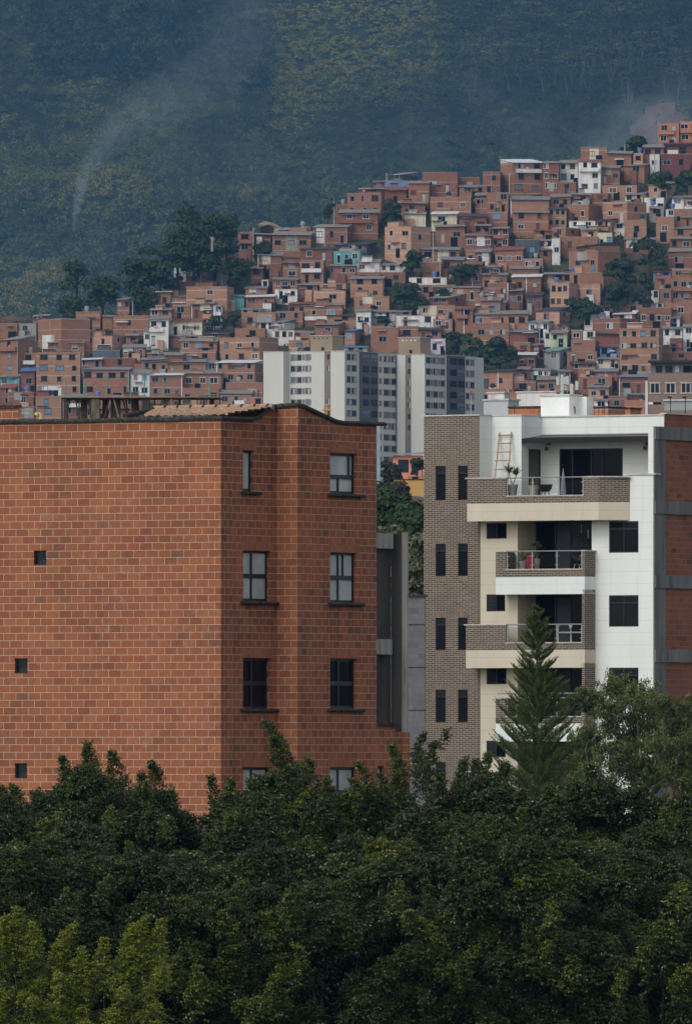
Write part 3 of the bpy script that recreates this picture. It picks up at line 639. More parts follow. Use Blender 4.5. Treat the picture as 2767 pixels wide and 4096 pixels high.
l = MB(); b0 = Vector(on(2352, 0.9, fz2)); l.tube([b0, b0 + Vector((0, 0, 1.45)), b0 + Vector((-0.12, -0.15, 1.58)), c + Vector((0, 0, 1.42))], 0.025, n=7); l.tube([c + Vector((0, 0, 1.42)), c + Vector((0, 0, 1.1))], 0.012, n=5); l.build('stand', m_steel, eg)
# table and chairs on the third balcony
m_wp = plain('white_tube', (0.6, 0.6, 0.58), 0.4)
def chair(x, lab):
    c = Vector(on(x, -0.25, fz3)); t = empty('chair', c, lab, 'chair', 'white tube chairs on the third balcony')
    for sx in (-1, 1):
        l = MB(); l.tube([c + Vector((0.24 * sx, 0.24, 0)), c + Vector((0.24 * sx, 0.22, 0.45)), c + Vector((0.22 * sx, 0.3, 0.62)), c + Vector((0.12 * sx, 0.3, 0.66)), c + Vector((0, 0.3, 0.66))], 0.016, n=6); l.build('back_leg', m_wp, t, True)
        l = MB(); l.tube([c + Vector((0.24 * sx, -0.22, 0)), c + Vector((0.24 * sx, -0.2, 0.34))], 0.016, n=6); l.build('front_leg', m_wp, t)
    l = MB(); f_ = Fr.__new__(Fr); f_.o = (c.x, c.y); f_.a = 0; f_.u = (1, 0); f_.v = (0, 1); l.box(f_, -0.26, 0.26, -0.23, 0.25, c.z + 0.34, c.z + 0.39); l.build('seat', plain('white_cushion', (0.55, 0.55, 0.53), 0.8), t)
chair(2258, 'white tube chair on the third balcony, nearer the pine of the two'); chair(2308, 'white tube chair on the third balcony, nearer the brick pier of the two')
cu = MB(); c = on(2282, 0.2, fz3 + 0.52); cu.lathe(c, [(0, 0), (0.05, 0), (0.065, 0.12), (0.06, 0.12), (0, 0.02)], 12)
tt = empty('side_table', on(2282, 0.2, fz3), 'thin dark table behind the white tube chairs', 'table'); l = MB(); l.lathe((c[0], c[1], fz3 + 0.48), [(0, 0), (0.3, 0), (0.3, 0.03), (0, 0.03)], 16); l.build('top', m_blk, tt)
l = MB(); l.tube([(c[0], c[1], fz3), (c[0], c[1], fz3 + 0.48)], 0.03, n=8); l.build('leg', m_blk, tt)
cu = cu.build('cup', m_wp, None, True); tag(cu, 'small white cup on the thin dark balcony table', 'cup')

# roof tank room, its cap and pipe
TR = Fr(2162, 466, -30); TRo = empty('tank_room', TR.pt(0, 0, ztop - 0.35), 'white rooftop tank room with a thin slab cap on the apartment building', 'tank room')
tz0, tz1 = ztop - 0.34, TR.z(1584); tu = TR.px(2276); ts_ = TR.side()
l = MB(); l.box(TR, 0, tu, 0, ts_.px(2322, -tu), tz0, tz1); l.box(TR, 0.4, tu + 0.25, ts_.px(2322, -tu) + 0.001, ts_.px(2322, -tu) + 0.5, tz0, tz1 - 0.02); l.build('wall', plain('tank_white', (0.76, 0.77, 0.75), 0.8, 0.06), TRo)
l = MB(); l.box(TR, -0.06, tu + 0.06, -0.06, ts_.px(2322, -tu) + 0.06, tz1 + 0.001, tz1 + 0.06); l.build('roof', m_cap, TRo)
c = Vector(ts_.pt(ts_.px(2295, -tu), -tu - 0.05, TR.z(1655))); l = MB(); l.tube([c, c + Vector((0, 0, 0.22)), c + Vector((-0.04, 0, 0.26)), c + Vector((-0.08, 0.02, 0.26))], 0.028, n=7); l.build('pipe', plain('red_pipe', (0.35, 0.06, 0.04), 0.5), TRo)
for i, x in enumerate((2056, 2377, 2393, 2409, 2416)):
    c = P(x, 1664, 466); l = MB(); l.tube([(c.x, c.y, ztop - 0.3), (c.x + 0.01, c.y, W.z(1597 if i != 2 else 1603))], 0.013, n=5)
    o = l.build('rebar_rod', plain('rust', (0.07, 0.035, 0.025), 0.9)); tag(o, ['lone rusty rod left of the white tank room', 'rusty rod nearest the white tank room on its right', 'shortest rod of the four right of the white tank room', 'rusty rod next to the rightmost rod of the roof', 'rightmost rusty rod on the white roof'][i], 'rebar', 'rusty rebar rods on the roof')
# ================================================================ hillside of brick houses
TILE = {'A': (0, 900, 2.243), 'B': (600, 800, 2.243), 'C': (1200, 600, 1.9625), 'D': (1900, 450, 1.811), 'E': (1900, 1000, 1.811)}
# tile x0 y0 front-right side-right y1 wall roof windows(cols x rows); negative third number = left flank starts at x0
HOUSES = '''
A 0 885 155 160 1000 b f 0
A 162 885 325 340 990 c f 1x1
A 300 805 440 450 870 b s 1x1
A 342 852 550 840 1040 b f 0
A 680 780 900 910 900 b f 0
A 775 830 880 910 890 b s 1x1
A 920 810 1010 1020 900 b s 0
A 1015 815 1335 1345 940 b f 1x1
A 1340 830 1510 1525 1075 w s 2x2
A 1345 750 1540 1555 835 b s 2x1
A 1410 600 1530 1570 750 b l 1x1
A 1050 655 1160 1170 770 b s 2x1
A 0 1020 160 310 1340 b s 1x3
A 430 1045 755 765 1160 b s 2x1
A 740 1000 1005 1125 1090 p f 2x1
A 1130 980 1240 1245 1080 b s 1x1
A 1100 1085 1300 1310 1190 b s 3x1
A 1290 945 1355 1360 1065 w s 1x1
A 200 1150 325 330 1340 b f 1x2
A 325 1145 720 726 1530 B f 3x4
A 725 1195 915 920 1290 b W 2x1
A 745 1285 1160 1165 1540 b g 4x2
A 920 1195 1215 1220 1285 k f 1x1
A 1210 1250 1400 1405 1320 b f 0
A 1270 1195 1500 1505 1325 b g 2x1
A 1480 1155 1640 1645 1330 b s 1x1
A 1170 1320 1350 1355 1540 w s 2x2
B 8 1560 290 295 1775 b W 3x2
A 860 1440 1110 1115 1550 b f 1x1
A 70 1500 300 305 1640 b f 1x1
A 130 1630 310 320 1730 b f 1x1
A 0 1350 175 180 1460 t s 2x1
A 185 1300 310 315 1490 k u 1x1
A 320 1540 550 560 1730 b f 1x2
A 0 1450 130 135 1630 k r 1x2
A 830 1125 1075 1080 1200 d f 0
A 1320 1145 1480 1485 1220 b s 1x1
A 555 1540 760 765 1720 k g 2x2
A 760 1545 1000 1005 1740 b f 3x2
A 1000 1545 1290 1295 1740 k s 3x2
B 215 575 480 575 730 w g 3x2
B 510 470 705 755 605 b l 1x1
B 595 605 690 700 755 c s 0
B 160 735 600 610 825 b f 0
B 325 780 690 750 985 B f 1x2
B 65 850 325 335 965 b s 1x1
B 200 940 365 370 1040 b f 1x1
B 370 920 570 575 1065 b s 2x1
B 568 945 645 655 1115 a f 1x2
B 180 1075 465 500 1215 y R 3x1
B 790 290 925 930 475 b f 1x2
B 930 295 1080 1090 355 b s 0
B 1100 300 1440 1465 455 b s 3x1
B 1110 250 1405 1440 320 b f 1x1
B 965 485 1180 1190 665 b g 2x2
B 905 600 1010 1015 700 b s 1x1
B 1190 550 1335 1340 705 b R 1x2
B 1340 545 1555 1560 740 b f 2x2
B 1100 700 1325 1330 805 b s 3x1
B 1330 750 1500 1505 850 b g 1x1
B 1000 715 1060 1065 805 w f 1x1
B 1120 800 1320 1325 885 w f 2x1
B 855 780 1045 1050 875 b s 1x1
B 860 855 1115 1125 960 b W 2x1
B 715 850 845 850 935 t s 0
B 820 975 1060 1065 1025 y g 3x1
B 820 1010 1125 1130 1155 b f 2x1
B 1130 1000 1370 1375 1090 b f 2x1
B 1245 920 1460 1465 1045 b R 3x1
B 980 1090 1200 1300 1185 w g 3x1
B 1100 1170 1295 1300 1255 w f 3x1
B 270 1255 600 620 1365 b s 3x1
B 270 1355 590 600 1460 b f 2x1
B 625 1240 980 1150 1372 B f 3x1
B 635 1368 985 1145 1460 b f 3x1
B 760 1155 1030 1050 1250 b f 1x1
B 475 1190 700 750 1255 b k 1x1
B 595 1450 940 1010 1645 b W 4x2
B 680 1640 1010 1015 1730 b f 0
B 630 1725 905 910 1850 b s 3x1
B 905 1770 1012 1015 1870 o f 1x1
B 290 1545 640 650 1695 b s 3x1
B 290 1690 620 630 1830 b f 3x1
B 160 1440 500 505 1560 b s 1x1
B 0 1435 160 165 1560 b g 2x1
B 200 1380 415 420 1460 b W 2x1
B 500 1450 590 595 1550 c s 1x1
B 1245 1260 1430 1440 1370 b f 1x1
B 1300 1180 1460 1465 1265 b s 1x1
B 185 1210 460 465 1265 b s 2x1
C 370 340 635 640 520 b f 3x2
C 465 295 655 660 355 b s 1x1
C 305 480 610 620 655 b s 2x2
C 270 430 370 372 505 b f 0
C 105 595 370 415 730 b s 3x1
C 0 605 80 85 665 b f 0
C 0 660 100 105 745 b s 1x1
C 575 240 665 670 305 b r 1x1
C 665 240 850 855 315 n f 0
C 715 185 800 930 250 d g 1x1
C 660 300 835 840 400 k r 0
C 850 250 1010 1015 405 b s 2x1
C 960 175 1235 1240 335 b f 2x1
C 1240 215 1410 1415 275 b f 0
C 1250 280 1480 1490 350 b g 2x1
C 770 405 980 990 500 b s 1x1
C 820 490 985 990 575 y s 0
C 1020 370 1340 1345 485 b f 2x1
C 1030 490 1230 1250 595 y W 1x1
C 665 605 870 1025 815 p f 2x2
C 265 735 520 600 805 d k 3x1
C 262 795 470 520 885 t f 3x1
C 0 770 255 260 865 k k 2x1
C 235 900 435 440 995 b s 3x1
C 440 870 625 630 965 w s 2x1
C 630 895 825 830 965 w g 3x1
C 440 960 825 830 1045 b f 3x1
C 395 1000 650 655 1145 b g 2x2
C 425 1150 700 705 1260 b f 2x1
C 150 1050 360 365 1115 p f 2x1
C 105 1105 355 360 1200 p f 1x1
C 30 1210 330 335 1335 b s 2x1
C 210 1290 440 445 1355 b k 1x1
C 555 1260 760 765 1345 c g 4x1
C 765 1260 870 880 1345 c g 1x1
C 925 1220 1070 1075 1305 y f 1x1
C 755 1300 1065 1068 1375 w f 2x1
C 115 1360 300 345 1460 b s 1x1
C 555 1395 770 775 1560 b f 1x1
C 770 1385 930 935 1490 b f 1x1
C 930 1400 1105 1110 1490 b k 2x1
C 345 1540 525 530 1610 y u 2x1
C 350 1410 430 490 1510 b u 1x1
C 1030 1150 1165 1310 1225 b s 2x1
C 1215 1240 1355 1360 1395 b R 1x2
C 1070 1220 1215 1220 1335 b f 2x1
C 965 885 1110 1115 995 b f 0
C 855 1000 1150 1155 1065 w f 2x1
C 1110 850 1280 1295 965 b g 2x1
C 960 770 1250 1260 875 b g 3x1
C 1280 885 1425 1430 1055 b R 1x2
C 940 1060 1220 1225 1145 b f 3x1
C 1300 790 1490 1495 895 b f 3x1
C 1200 1070 1410 1415 1175 b s 2x1
C 1250 510 1460 1465 655 k k 2x1
C 1060 590 1290 1295 725 b s 2x1
C 1290 660 1500 1505 785 b s 3x1
C 1420 1170 1570 1575 1305 b s 2x1
C 1365 1280 1570 1575 1365 b s 3x1
C 1355 1360 1570 1575 1460 b f 3x1
C 0 1440 80 85 1570 b f 1x1
C 1025 1480 1140 1145 1610 v f 2x1
C 1435 910 1570 1575 1005 b s 2x1
C 1435 1005 1570 1575 1105 b f 2x1
C 1425 1105 1570 1575 1175 k s 2x1
C 440 1255 555 560 1400 w s 2x1
D 55 430 180 185 605 b f 1x2
D 185 350 -270 490 585 b W 2x3
D 490 355 605 608 570 k s 2x3
D 608 355 745 748 510 w s 2x2
D 605 505 730 732 575 b f 1x1
D 748 345 908 912 575 w R 2x3
D 765 250 955 958 345 b f 1x1
D 955 285 1130 1135 370 b g 0
D 915 390 1045 1060 515 b s 2x1
D 1075 375 1225 1285 455 b s 1x1
D 1145 295 1215 1220 370 p f 1x1
D 1218 240 1365 1370 335 b s 2x1
D 1265 300 1335 1340 415 w f 1x1
D 1325 75 1475 1480 230 o f 2x2
D 1480 62 1660 1665 220 o f 2x2
D 1370 220 1660 1665 305 m k 1x1
D 1345 300 1660 1665 415 m f 3x1
D 920 530 1170 1220 605 b f 2x1
D 1085 585 1215 1270 655 y g 2x1
D 1255 515 1385 1460 605 p s 1x1
D 1225 615 1365 1385 685 w f 1x1
D 1260 680 1365 1370 755 c f 1x1
D 1425 605 1510 1570 685 w g 1x1
D 1512 605 1660 1665 705 b s 2x1
D 1380 700 1450 1452 760 w f 1x1
D 1440 700 1660 1665 835 b f 3x1
D 1310 755 1440 1445 905 b f 1x1
D 1440 830 1660 1665 910 b s 2x1
D 700 585 835 840 665 k s 1x1
D 840 585 960 1000 655 b f 1x1
D 545 600 690 695 695 b s 2x1
D 255 620 535 540 725 b g 0
D 275 715 530 535 865 b s 2x2
D 530 690 660 665 835 b k 3x2
D 85 580 240 245 725 b f 2x2
D 95 720 235 240 795 b f 1x1
D 0 590 85 88 695 b s 1x1
D 670 670 820 920 795 b f 2x1
D 680 785 870 880 840 w f 2x1
D 925 650 1100 1245 795 B f 2x1
D 1080 780 1240 1250 905 b f 1x1
D 880 770 985 1085 855 b k 2x1
D 985 795 1085 1090 855 w s 1x1
D 885 870 990 995 975 y f 2x1
D 770 840 890 895 925 p s 1x1
D 555 835 655 770 910 b f 1x1
D 430 845 550 555 910 b r 1x1
D 290 920 465 470 1065 d f 2x1
D 470 920 560 565 995 w s 2x1
D 465 985 550 555 1065 k s 1x1
D 555 910 615 620 1065 w f 1x1
D 615 900 885 890 1015 b f 2x1
D 120 830 240 248 985 b s 2x2
D 0 810 110 118 965 k s 2x2
D 145 985 345 350 1115 b r 3x1
D 0 1000 110 115 1115 b g 2x1
D 745 960 850 1050 1020 b k 1x1
D 340 1060 490 495 1140 b f 2x1
D 1080 910 1300 1310 980 k g 2x1
D 1410 905 1660 1665 1000 b s 3x1
E 1400 0 1660 1665 135 b s 2x1
E 680 15 890 1055 165 b f 2x1
E 495 165 640 645 240 b g 2x1
E 640 170 760 765 245 b f 2x1
E 540 240 680 755 420 p f 3x2
E 760 165 930 935 250 b f 0
E 760 245 905 910 355 p f 1x1
E 260 125 460 465 200 b g 0
E 265 185 475 480 315 b W 2x1
E 50 120 190 195 180 k g 1x1
E 50 170 230 235 275 b g 1x1
E 0 95 50 52 205 b f 0
E 90 240 240 345 355 b f 2x1
E 245 285 345 350 415 b s 2x1
E 370 320 485 490 425 k k 2x1
E 0 350 130 135 465 b f 1x1
E 130 370 220 225 455 b s 1x1
E 440 430 610 690 535 p k 1x1
E 0 455 380 385 565 b s 5x1
E 0 530 245 250 655 b f 3x1
E 385 515 530 575 605 w g 3x1
E 600 535 685 690 615 k k 1x1
E 250 585 450 455 665 k g 0
E 545 590 665 695 675 e s 2x1
E 830 405 1000 1003 475 b k 2x1
E 790 460 850 950 585 w W 1x1
E 850 500 1050 1190 610 b f 1x1
E 1000 455 1160 1190 525 k W 1x1
E 1195 420 1420 1425 555 b f 4x1
E 1375 480 1480 1485 555 w g 1x1
E 1080 400 1210 1215 465 b f 1x1
E 1290 150 1420 1425 195 n r 2x1
E 1300 190 1420 1425 285 b f 1x1
E 1425 135 1660 1665 215 b f 2x1
E 1420 210 1660 1665 375 b f 4x2
E 1275 290 1330 1335 365 w f 1x1
E 1275 385 1365 1370 425 w f 2x1
E 1335 280 1420 1425 385 b f 1x1
E 1372 385 1660 1665 490 b f 1x1
E 695 580 775 778 660 b f 1x1
E 780 585 870 875 660 w f 1x1
E 875 600 1040 1045 685 k k 0
E 695 655 870 900 745 b f 0
E 665 740 880 905 820 b f 2x1
E 905 690 1040 1045 785 n r 2x1
E 1045 570 1330 1360 905 B f 4x4
E 1362 560 1500 1505 645 w g 2x1
E 1410 640 1503 1505 745 k f 2x1
E 1507 550 1660 1665 705 w s 2x2
E 1335 740 1660 1665 810 b f 1x1
E 390 680 495 500 745 b R 1x1
E 500 720 610 695 815 c h 1x1
E 300 750 435 440 865 k W 2x1
E 280 670 400 405 755 b f 1x1
E 60 870 270 350 1020 b k 1x1
E 250 950 440 450 1040 b f 1x1
E 390 860 540 550 935 w g 3x1
E 450 930 580 585 1040 b s 2x1
E 20 1010 245 250 1130 b f 2x1
E 600 870 690 695 960 c s 2x1
E 745 850 870 875 935 b f 1x1
E 745 920 990 1035 1000 b f 2x1
E 860 870 1030 1035 990 b g 1x1
E 820 985 965 970 1090 p s 2x1
E 970 1060 1100 1105 1160 b f 1x1
E 1100 1040 1230 1235 1110 m g 0
E 1080 1090 1230 1235 1210 o f 0
E 1040 910 1240 1245 1040 b g 2x1
E 575 980 720 725 1050 b f 1x1
E 0 930 90 92 1030 h f 0
E 860 1080 960 965 1160 w s 1x1
E 250 1030 580 585 1150 o f 2x1
E 500 600 545 548 660 w f 1x1
E 310 855 390 395 960 k s 1x1
E 690 815 870 875 880 k k 2x1
E 875 780 1040 1045 850 y g 2x1
'''
WCOL = {'b': 'brick', 'B': 'concrete-framed brick', 'c': 'grey plastered', 'w': 'white plastered', 'p': 'pale brick', 'k': 'dark brick', 't': 'teal', 'd': 'charcoal grey', 'a': 'pale blue', 'y': 'cream', 'o': 'orange brick',
        'n': 'blue', 'm': 'maroon', 'v': 'lilac white', 'e': 'light green', 'h': 'dark green'}
RNAME = {'f': 'flat-topped', 's': 'tin-roofed', 'W': 'white sheet roof', 'g': 'grey sheet roof', 'k': 'dark sheet roof', 'r': 'rusty sheet roof', 'R': 'red tiled roof', 'u': 'blue sheet roof', 'h': 'green sheet roof', 'l': 'overhanging slab roof'}
fb_ = lambda nm, st, mo, band=None, vy=0.5: brick(nm, 0.42, 0.22, 0.02, st, mo, vary=vy, band=band, bump=0.0, smear=0.5)
S0 = [(0, (0.259, 0.126, 0.074)), (0.5, (0.321, 0.160, 0.094)), (1, (0.286, 0.148, 0.090))]
S1 = [(0, (0.321, 0.176, 0.106)), (0.5, (0.375, 0.207, 0.127)), (1, (0.339, 0.187, 0.117))]
S2 = [(0, (0.187, 0.086, 0.055)), (0.5, (0.246, 0.111, 0.066)), (1, (0.215, 0.099, 0.062))]
beam = (0.42, 0.35, 0.29)
HM = {'b': [fb_('house_brick_a', S0, (0.36, 0.22, 0.16), (2.45, 0.13, beam)), fb_('house_brick_b', S1, (0.40, 0.25, 0.18), (2.5, 0.1, beam)), fb_('house_brick_c', S2, (0.33, 0.2, 0.15), (2.6, 0.16, (0.33, 0.27, 0.23))), fb_('house_brick_d', S0, (0.36, 0.22, 0.16))],
      'B': [fb_('house_brick_framed', S1, (0.40, 0.25, 0.18), (2.3, 0.26, (0.40, 0.34, 0.28)))],
      'p': [fb_('house_brick_pale', [(0, (0.44, 0.24, 0.16)), (1, (0.52, 0.31, 0.21))], (0.52, 0.4, 0.3), (2.5, 0.16, (0.5, 0.44, 0.36)))],
      'k': [fb_('house_brick_dark', [(0, (0.19, 0.075, 0.05)), (1, (0.26, 0.10, 0.065))], (0.24, 0.15, 0.11), (2.5, 0.12, (0.22, 0.18, 0.15)))],
      'o': [fb_('house_brick_orange', [(0, (0.42, 0.15, 0.075)), (1, (0.50, 0.19, 0.095))], (0.45, 0.28, 0.19), (2.5, 0.1, beam))]}
def wallp(n, c): return [plain('plaster_' + n, c, 0.9, 0.14, 0.7, 0.2, streak=True, dirt=tuple(v * 0.62 for v in c))]
for k_, c_ in {'c': (0.33, 0.32, 0.30), 'w': (0.70, 0.69, 0.66), 't': (0.13, 0.36, 0.37), 'd': (0.10, 0.115, 0.13), 'a': (0.42, 0.52, 0.60), 'y': (0.66, 0.60, 0.45), 'n': (0.15, 0.25, 0.45), 'm': (0.17, 0.065, 0.055), 'v': (0.56, 0.53, 0.6), 'e': (0.5, 0.6, 0.36), 'h': (0.06, 0.11, 0.08)}.items(): HM[k_] = wallp(k_, c_)
RM = {'s': ('tin', (0.25, 0.225, 0.20)), 'W': ('white_sheet', (0.66, 0.67, 0.67)), 'g': ('grey_sheet', (0.22, 0.23, 0.24)), 'k': ('dark_sheet', (0.06, 0.06, 0.065)), 'r': ('rusty_sheet', (0.28, 0.09, 0.06)), 'R': ('red_tile', (0.30, 0.13, 0.085)), 'u': ('blue_sheet', (0.08, 0.18, 0.36)), 'h': ('green_sheet', (0.2, 0.3, 0.24)), 'l': ('slab', (0.5, 0.48, 0.45)), 'f': ('parapet', (0.36, 0.28, 0.22))}
RM = {k: plain('roof_' + a, c, 0.7, 0.25, 1.5, 0.3, dirt=tuple(v * 0.55 for v in c)) for k, (a, c) in RM.items()}
m_wf = [plain('win_frame_dark', (0.03, 0.03, 0.035), 0.6), plain('win_frame_white', (0.55, 0.55, 0.54), 0.6), plain('win_frame_brown', (0.12, 0.07, 0.045), 0.6), plain('win_frame_grey', (0.25, 0.25, 0.26), 0.6)]
m_wp_ = [glass_dark('win_black', (0.008, 0.009, 0.012), 0.5), glass_dark('win_dim', (0.02, 0.026, 0.035), 0.15), plain('win_curtain', (0.42, 0.41, 0.42), 0.8), plain('win_blue', (0.14, 0.28, 0.42), 0.3), plain('win_pink', (0.30, 0.14, 0.20), 0.8), plain('win_brown', (0.10, 0.055, 0.04), 0.7), plain('win_bluegrey', (0.13, 0.18, 0.24), 0.3)]  # the blue pane carries a pale sky reflection in its base colour
_wm = {}
FR0 = Fr.__new__(Fr); FR0.o = (0, 0); FR0.a = 0; FR0.u = (1, 0); FR0.v = (0, 1)
def winmesh(i, j, two, door=False):
    k = (i, j, two, door)
    if k in _wm: return _wm[k]
    m = MB(); t = 0.07
    m.box(FR0, -0.5, -0.5 + t, -0.03, 0.1, 0, 1); m.box(FR0, 0.5 - t, 0.5, -0.03, 0.1, 0, 1); m.box(FR0, -0.5 + t, 0.5 - t, -0.03, 0.1, 1 - t, 1); m.box(FR0, -0.62, 0.62, -0.08, 0.1, -t * 1.3, 0, 0)
    if two: m.box(FR0, -0.03, 0.03, -0.02, 0.1, 0, 1 - t)
    m.box(FR0, -0.6, 0.6, -0.1, 0.1, 1.001, 1.07)
    m.face([(-0.5 + t, -0.006, 0), (0.5 - t, -0.006, 0), (0.5 - t, -0.006, 1 - t), (-0.5 + t, -0.006, 1 - t)], None, 1)
    if two and j in (2, 4): m.face([(-0.5 + t, -0.009, 0), (-0.1, -0.009, 0), (-0.1, -0.009, 1 - t), (-0.5 + t, -0.009, 1 - t)], None, 2)
    me = bpy.data.meshes.new('window'); me.from_pydata(m.v, [], m.f)
    for mm in (m_wf[i], m_wp_[j], m_wp_[0]): me.materials.append(mm)
    me.polygons.foreach_set('material_index', np.array(m.m, dtype=np.int32)); me.update(); _wm[k] = me; return me
HSL = 0.14
def Dof(y): return 2950.0 + HSL * (1680.0 - y)
m_slab = plain('house_slab', (0.30, 0.26, 0.22), 0.9)
cloth = [plain('cloth_' + str(i), c, 0.9) for i, c in enumerate([(0.6, 0.6, 0.62), (0.45, 0.05, 0.06), (0.1, 0.2, 0.45), (0.55, 0.3, 0.4), (0.6, 0.5, 0.2)])]
SKY = [(-60, 1300), (0, 1292), (130, 1262), (300, 1262), (480, 1200), (640, 1130), (700, 1075), (950, 960), (1080, 930), (1240, 905), (1350, 850), (1400, 790), (1500, 735), (1550, 705), (1700, 692), (1840, 690), (2000, 690), (2010, 650), (2320, 640), (2330, 600), (2430, 600), (2480, 590), (2600, 575), (2640, 500), (2830, 490)]
def crest(x): return float(np.interp(x, [a for a, b in SKY], [b for a, b in SKY]))
PLACED = []
def house(x0, y0, xs, x1, y1, wall, roof, wins):
    left = 0
    if xs < 0: left = -xs - x0; xL = x0; x0 = -xs; xs = x1
    D = Dof(y1); ppm = FPX / D; side = x1 - xs
    dep = min(8, max(3.5, (y1 - y0) * HSL * 0.9)) if side < 12 else 8.0
    al = math.degrees(math.asin(min(0.85, max(0.03, side / ppm / dep)))) if side > 3 else rnd.uniform(1, 5)
    if left: al = -math.degrees(math.asin(min(0.8, left / ppm / dep)))
    fr = Fr(x0, D, -al); Wd = fr.px(xs); z0 = fr.z(y1); z1 = fr.z(y0); H = z1 - z0
    nm = 'brick_house' if wall in 'bBpko' else 'plastered_house'
    t = empty(nm, fr.pt(0, 0, z0)); t['category'] = 'house'; t['group'] = 'houses on the hillside'
    mats = HM[wall]; mat = mats[rnd.randrange(len(mats))]; sh = MB()
    lowband = wall == 'w' and rnd.random() < 0.3
    zt_ = z1 - (0.0 if roof in 'fl' else 0.22)
    b = MB(); b.box(fr, 0, Wd, 0, dep, z0 - 4.5, zt_); 
    # wall texture measured from the house base
    b.uv = [(u + 0.37 * len(PLACED), v - z0) for u, v in b.uv]
    b.build('wall', mat, t)
    r = MB()
    if roof == 'f': r.box(fr, -0.05, Wd + 0.05, -0.06, dep, zt_ + 0.002, zt_ + 0.13)
    elif roof == 'l': r.box(fr, -0.9, Wd + 0.6, -0.8, dep + 0.4, zt_ + 0.002, zt_ + 0.2)
    else:
        oh = rnd.uniform(0.35, 0.9); tl = rnd.uniform(0.085, 0.15); jig = rnd.uniform(-0.12, 0.12)
        zA = zt_ + 0.05 - oh * tl; zB = zt_ + 0.05 + dep * tl
        q = [fr.pt(-0.25, -oh, zA + jig), fr.pt(Wd + 0.25, -oh, zA - jig), fr.pt(Wd + 0.25, dep, zB - jig), fr.pt(-0.25, dep, zB + jig)]
        lo = [(x, y, z - 0.09) for x, y, z in q]; r.face(q); r.face(list(reversed(lo)))
        for i in range(4): r.face([lo[i], lo[(i + 1) % 4], q[(i + 1) % 4], q[i]])
        for s_, uu in ((0, 0.0), (1, Wd)):                 # closing wedge under the sheet
            r.face([fr.pt(uu, 0, zt_ - 0.05), fr.pt(uu, dep, zt_ - 0.05), fr.pt(uu, dep, zB - 0.09)], None, 0)
        if roof == 'R':
            n = max(4, int(Wd / 0.5))
            for i in range(n): u = Wd * (i + 0.5) / n; r.tube([fr.pt(u, -oh - 0.02, zA + 0.03), fr.pt(u, dep, zB + 0.03)], 0.1, n=5)
    r.build('roof', RM[roof], t)
    nw = 0; occupied = []
    if wins != '0':
        c, rr = map(int, wins.split('x')); st = H / rr; bias = rnd.randrange(4)
        for i in range(rr):
            door = rnd.randrange(c) if (i == 0 and rnd.random() < 0.45 and c > 1) else -1
            sp = Wd / c
            for k in range(c):
                if rnd.random() < 0.07 and c * rr > 3: continue
                ww = min(rnd.choice([1.0, 1.3, 1.5, 1.9]), sp * 0.62); hh = min(rnd.choice([1.05, 1.2, 1.35]), st * 0.55)
                u = sp * (k + 0.5) + rnd.uniform(-0.12, 0.12) * sp; z = z0 + i * st + st * 0.36
                if k == door: ww, hh, z = 0.85, min(2.0, st * 0.8), z0 + i * st + 0.03
                j = rnd.choices(range(7), [44, 26, 8, 5, 3, 8, 6])[0]; fi = rnd.choices([bias, rnd.randrange(4)], [3, 1])[0]
                o = bpy.data.objects.new('door' if k == door else 'window', winmesh(fi, j if k != door else rnd.choice([0, 5, 2]), ww > 1.0 and k != door)); COL.objects.link(o)
                o.parent = t; p = fr.pt(u, 0, z); bp = t.location; o.location = (p[0] - bp.x, p[1] - bp.y, p[2] - bp.z); o.rotation_euler = (0, 0, fr.a); o.scale = (ww, 1, hh); nw += 1
        sideW = dep * 0.8
        if side > 30 and rnd.random() < 0.5:               # a window on the flank
            fs = fr.side(); o = bpy.data.objects.new('window', winmesh(0, 0, False)); COL.objects.link(o); o.parent = t
            p = fs.pt(dep * 0.45, -Wd, z0 + H * 0.55); bp = t.location; o.location = (p[0] - bp.x, p[1] - bp.y, p[2] - bp.z); o.rotation_euler = (0, 0, fs.a); o.scale = (1.0, 1, min(1.0, H * 0.3))
        if rr >= 2 and rnd.random() < 0.4 or (roof in 'sk' and rnd.random() < 0.15):     # balcony with parapet
            zb_ = z0 + (st * (rr - 1) if rr >= 2 else 0.1); d = rnd.uniform(0.7, 1.0); a = 0.1 * Wd * rnd.random(); bb = Wd * rnd.uniform(0.7, 1.0)
            q = MB(); q.box(fr, a, bb, -d, -0.002, zb_ - 0.14, zb_); q.box(fr, a, bb, -d, -d + 0.1, zb_ + 0.001, zb_ + 0.8); q.box(fr, bb - 0.1, bb, -d + 0.101, -0.003, zb_ + 0.001, zb_ + 0.8); q.build('balcony', mat if rnd.random() < 0.6 else HM['w'][0], t)
            if rnd.random() < 0.6:
                q = MB()
                for k in range(1):
                    u = rnd.uniform(a + 0.2, bb - 0.9); nn = rnd.randrange(2, 5)
                    for e in range(nn): q.face([fr.pt(u + 0.3 * e, -d - 0.03, zb_ + 0.75 - 0.1 * (e % 2)), fr.pt(u + 0.3 * e + 0.3, -d - 0.03, zb_ + 0.75 - 0.1 * (e % 2)), fr.pt(u + 0.3 * e + 0.3, -d - 0.03, zb_ + 1.3), fr.pt(u + 0.3 * e, -d - 0.03, zb_ + 1.3)], None, rnd.randrange(5))
                q.build('laundry', cloth, t)
        elif rnd.random() < 0.25 and wall in 'bBpk':      # a plastered patch on the front
            a = Wd * rnd.uniform(0.0, 0.5); bb = a + Wd * rnd.uniform(0.2, 0.45); zz0 = z0 + H * rnd.choice([0.0, 0.5]); q = MB()
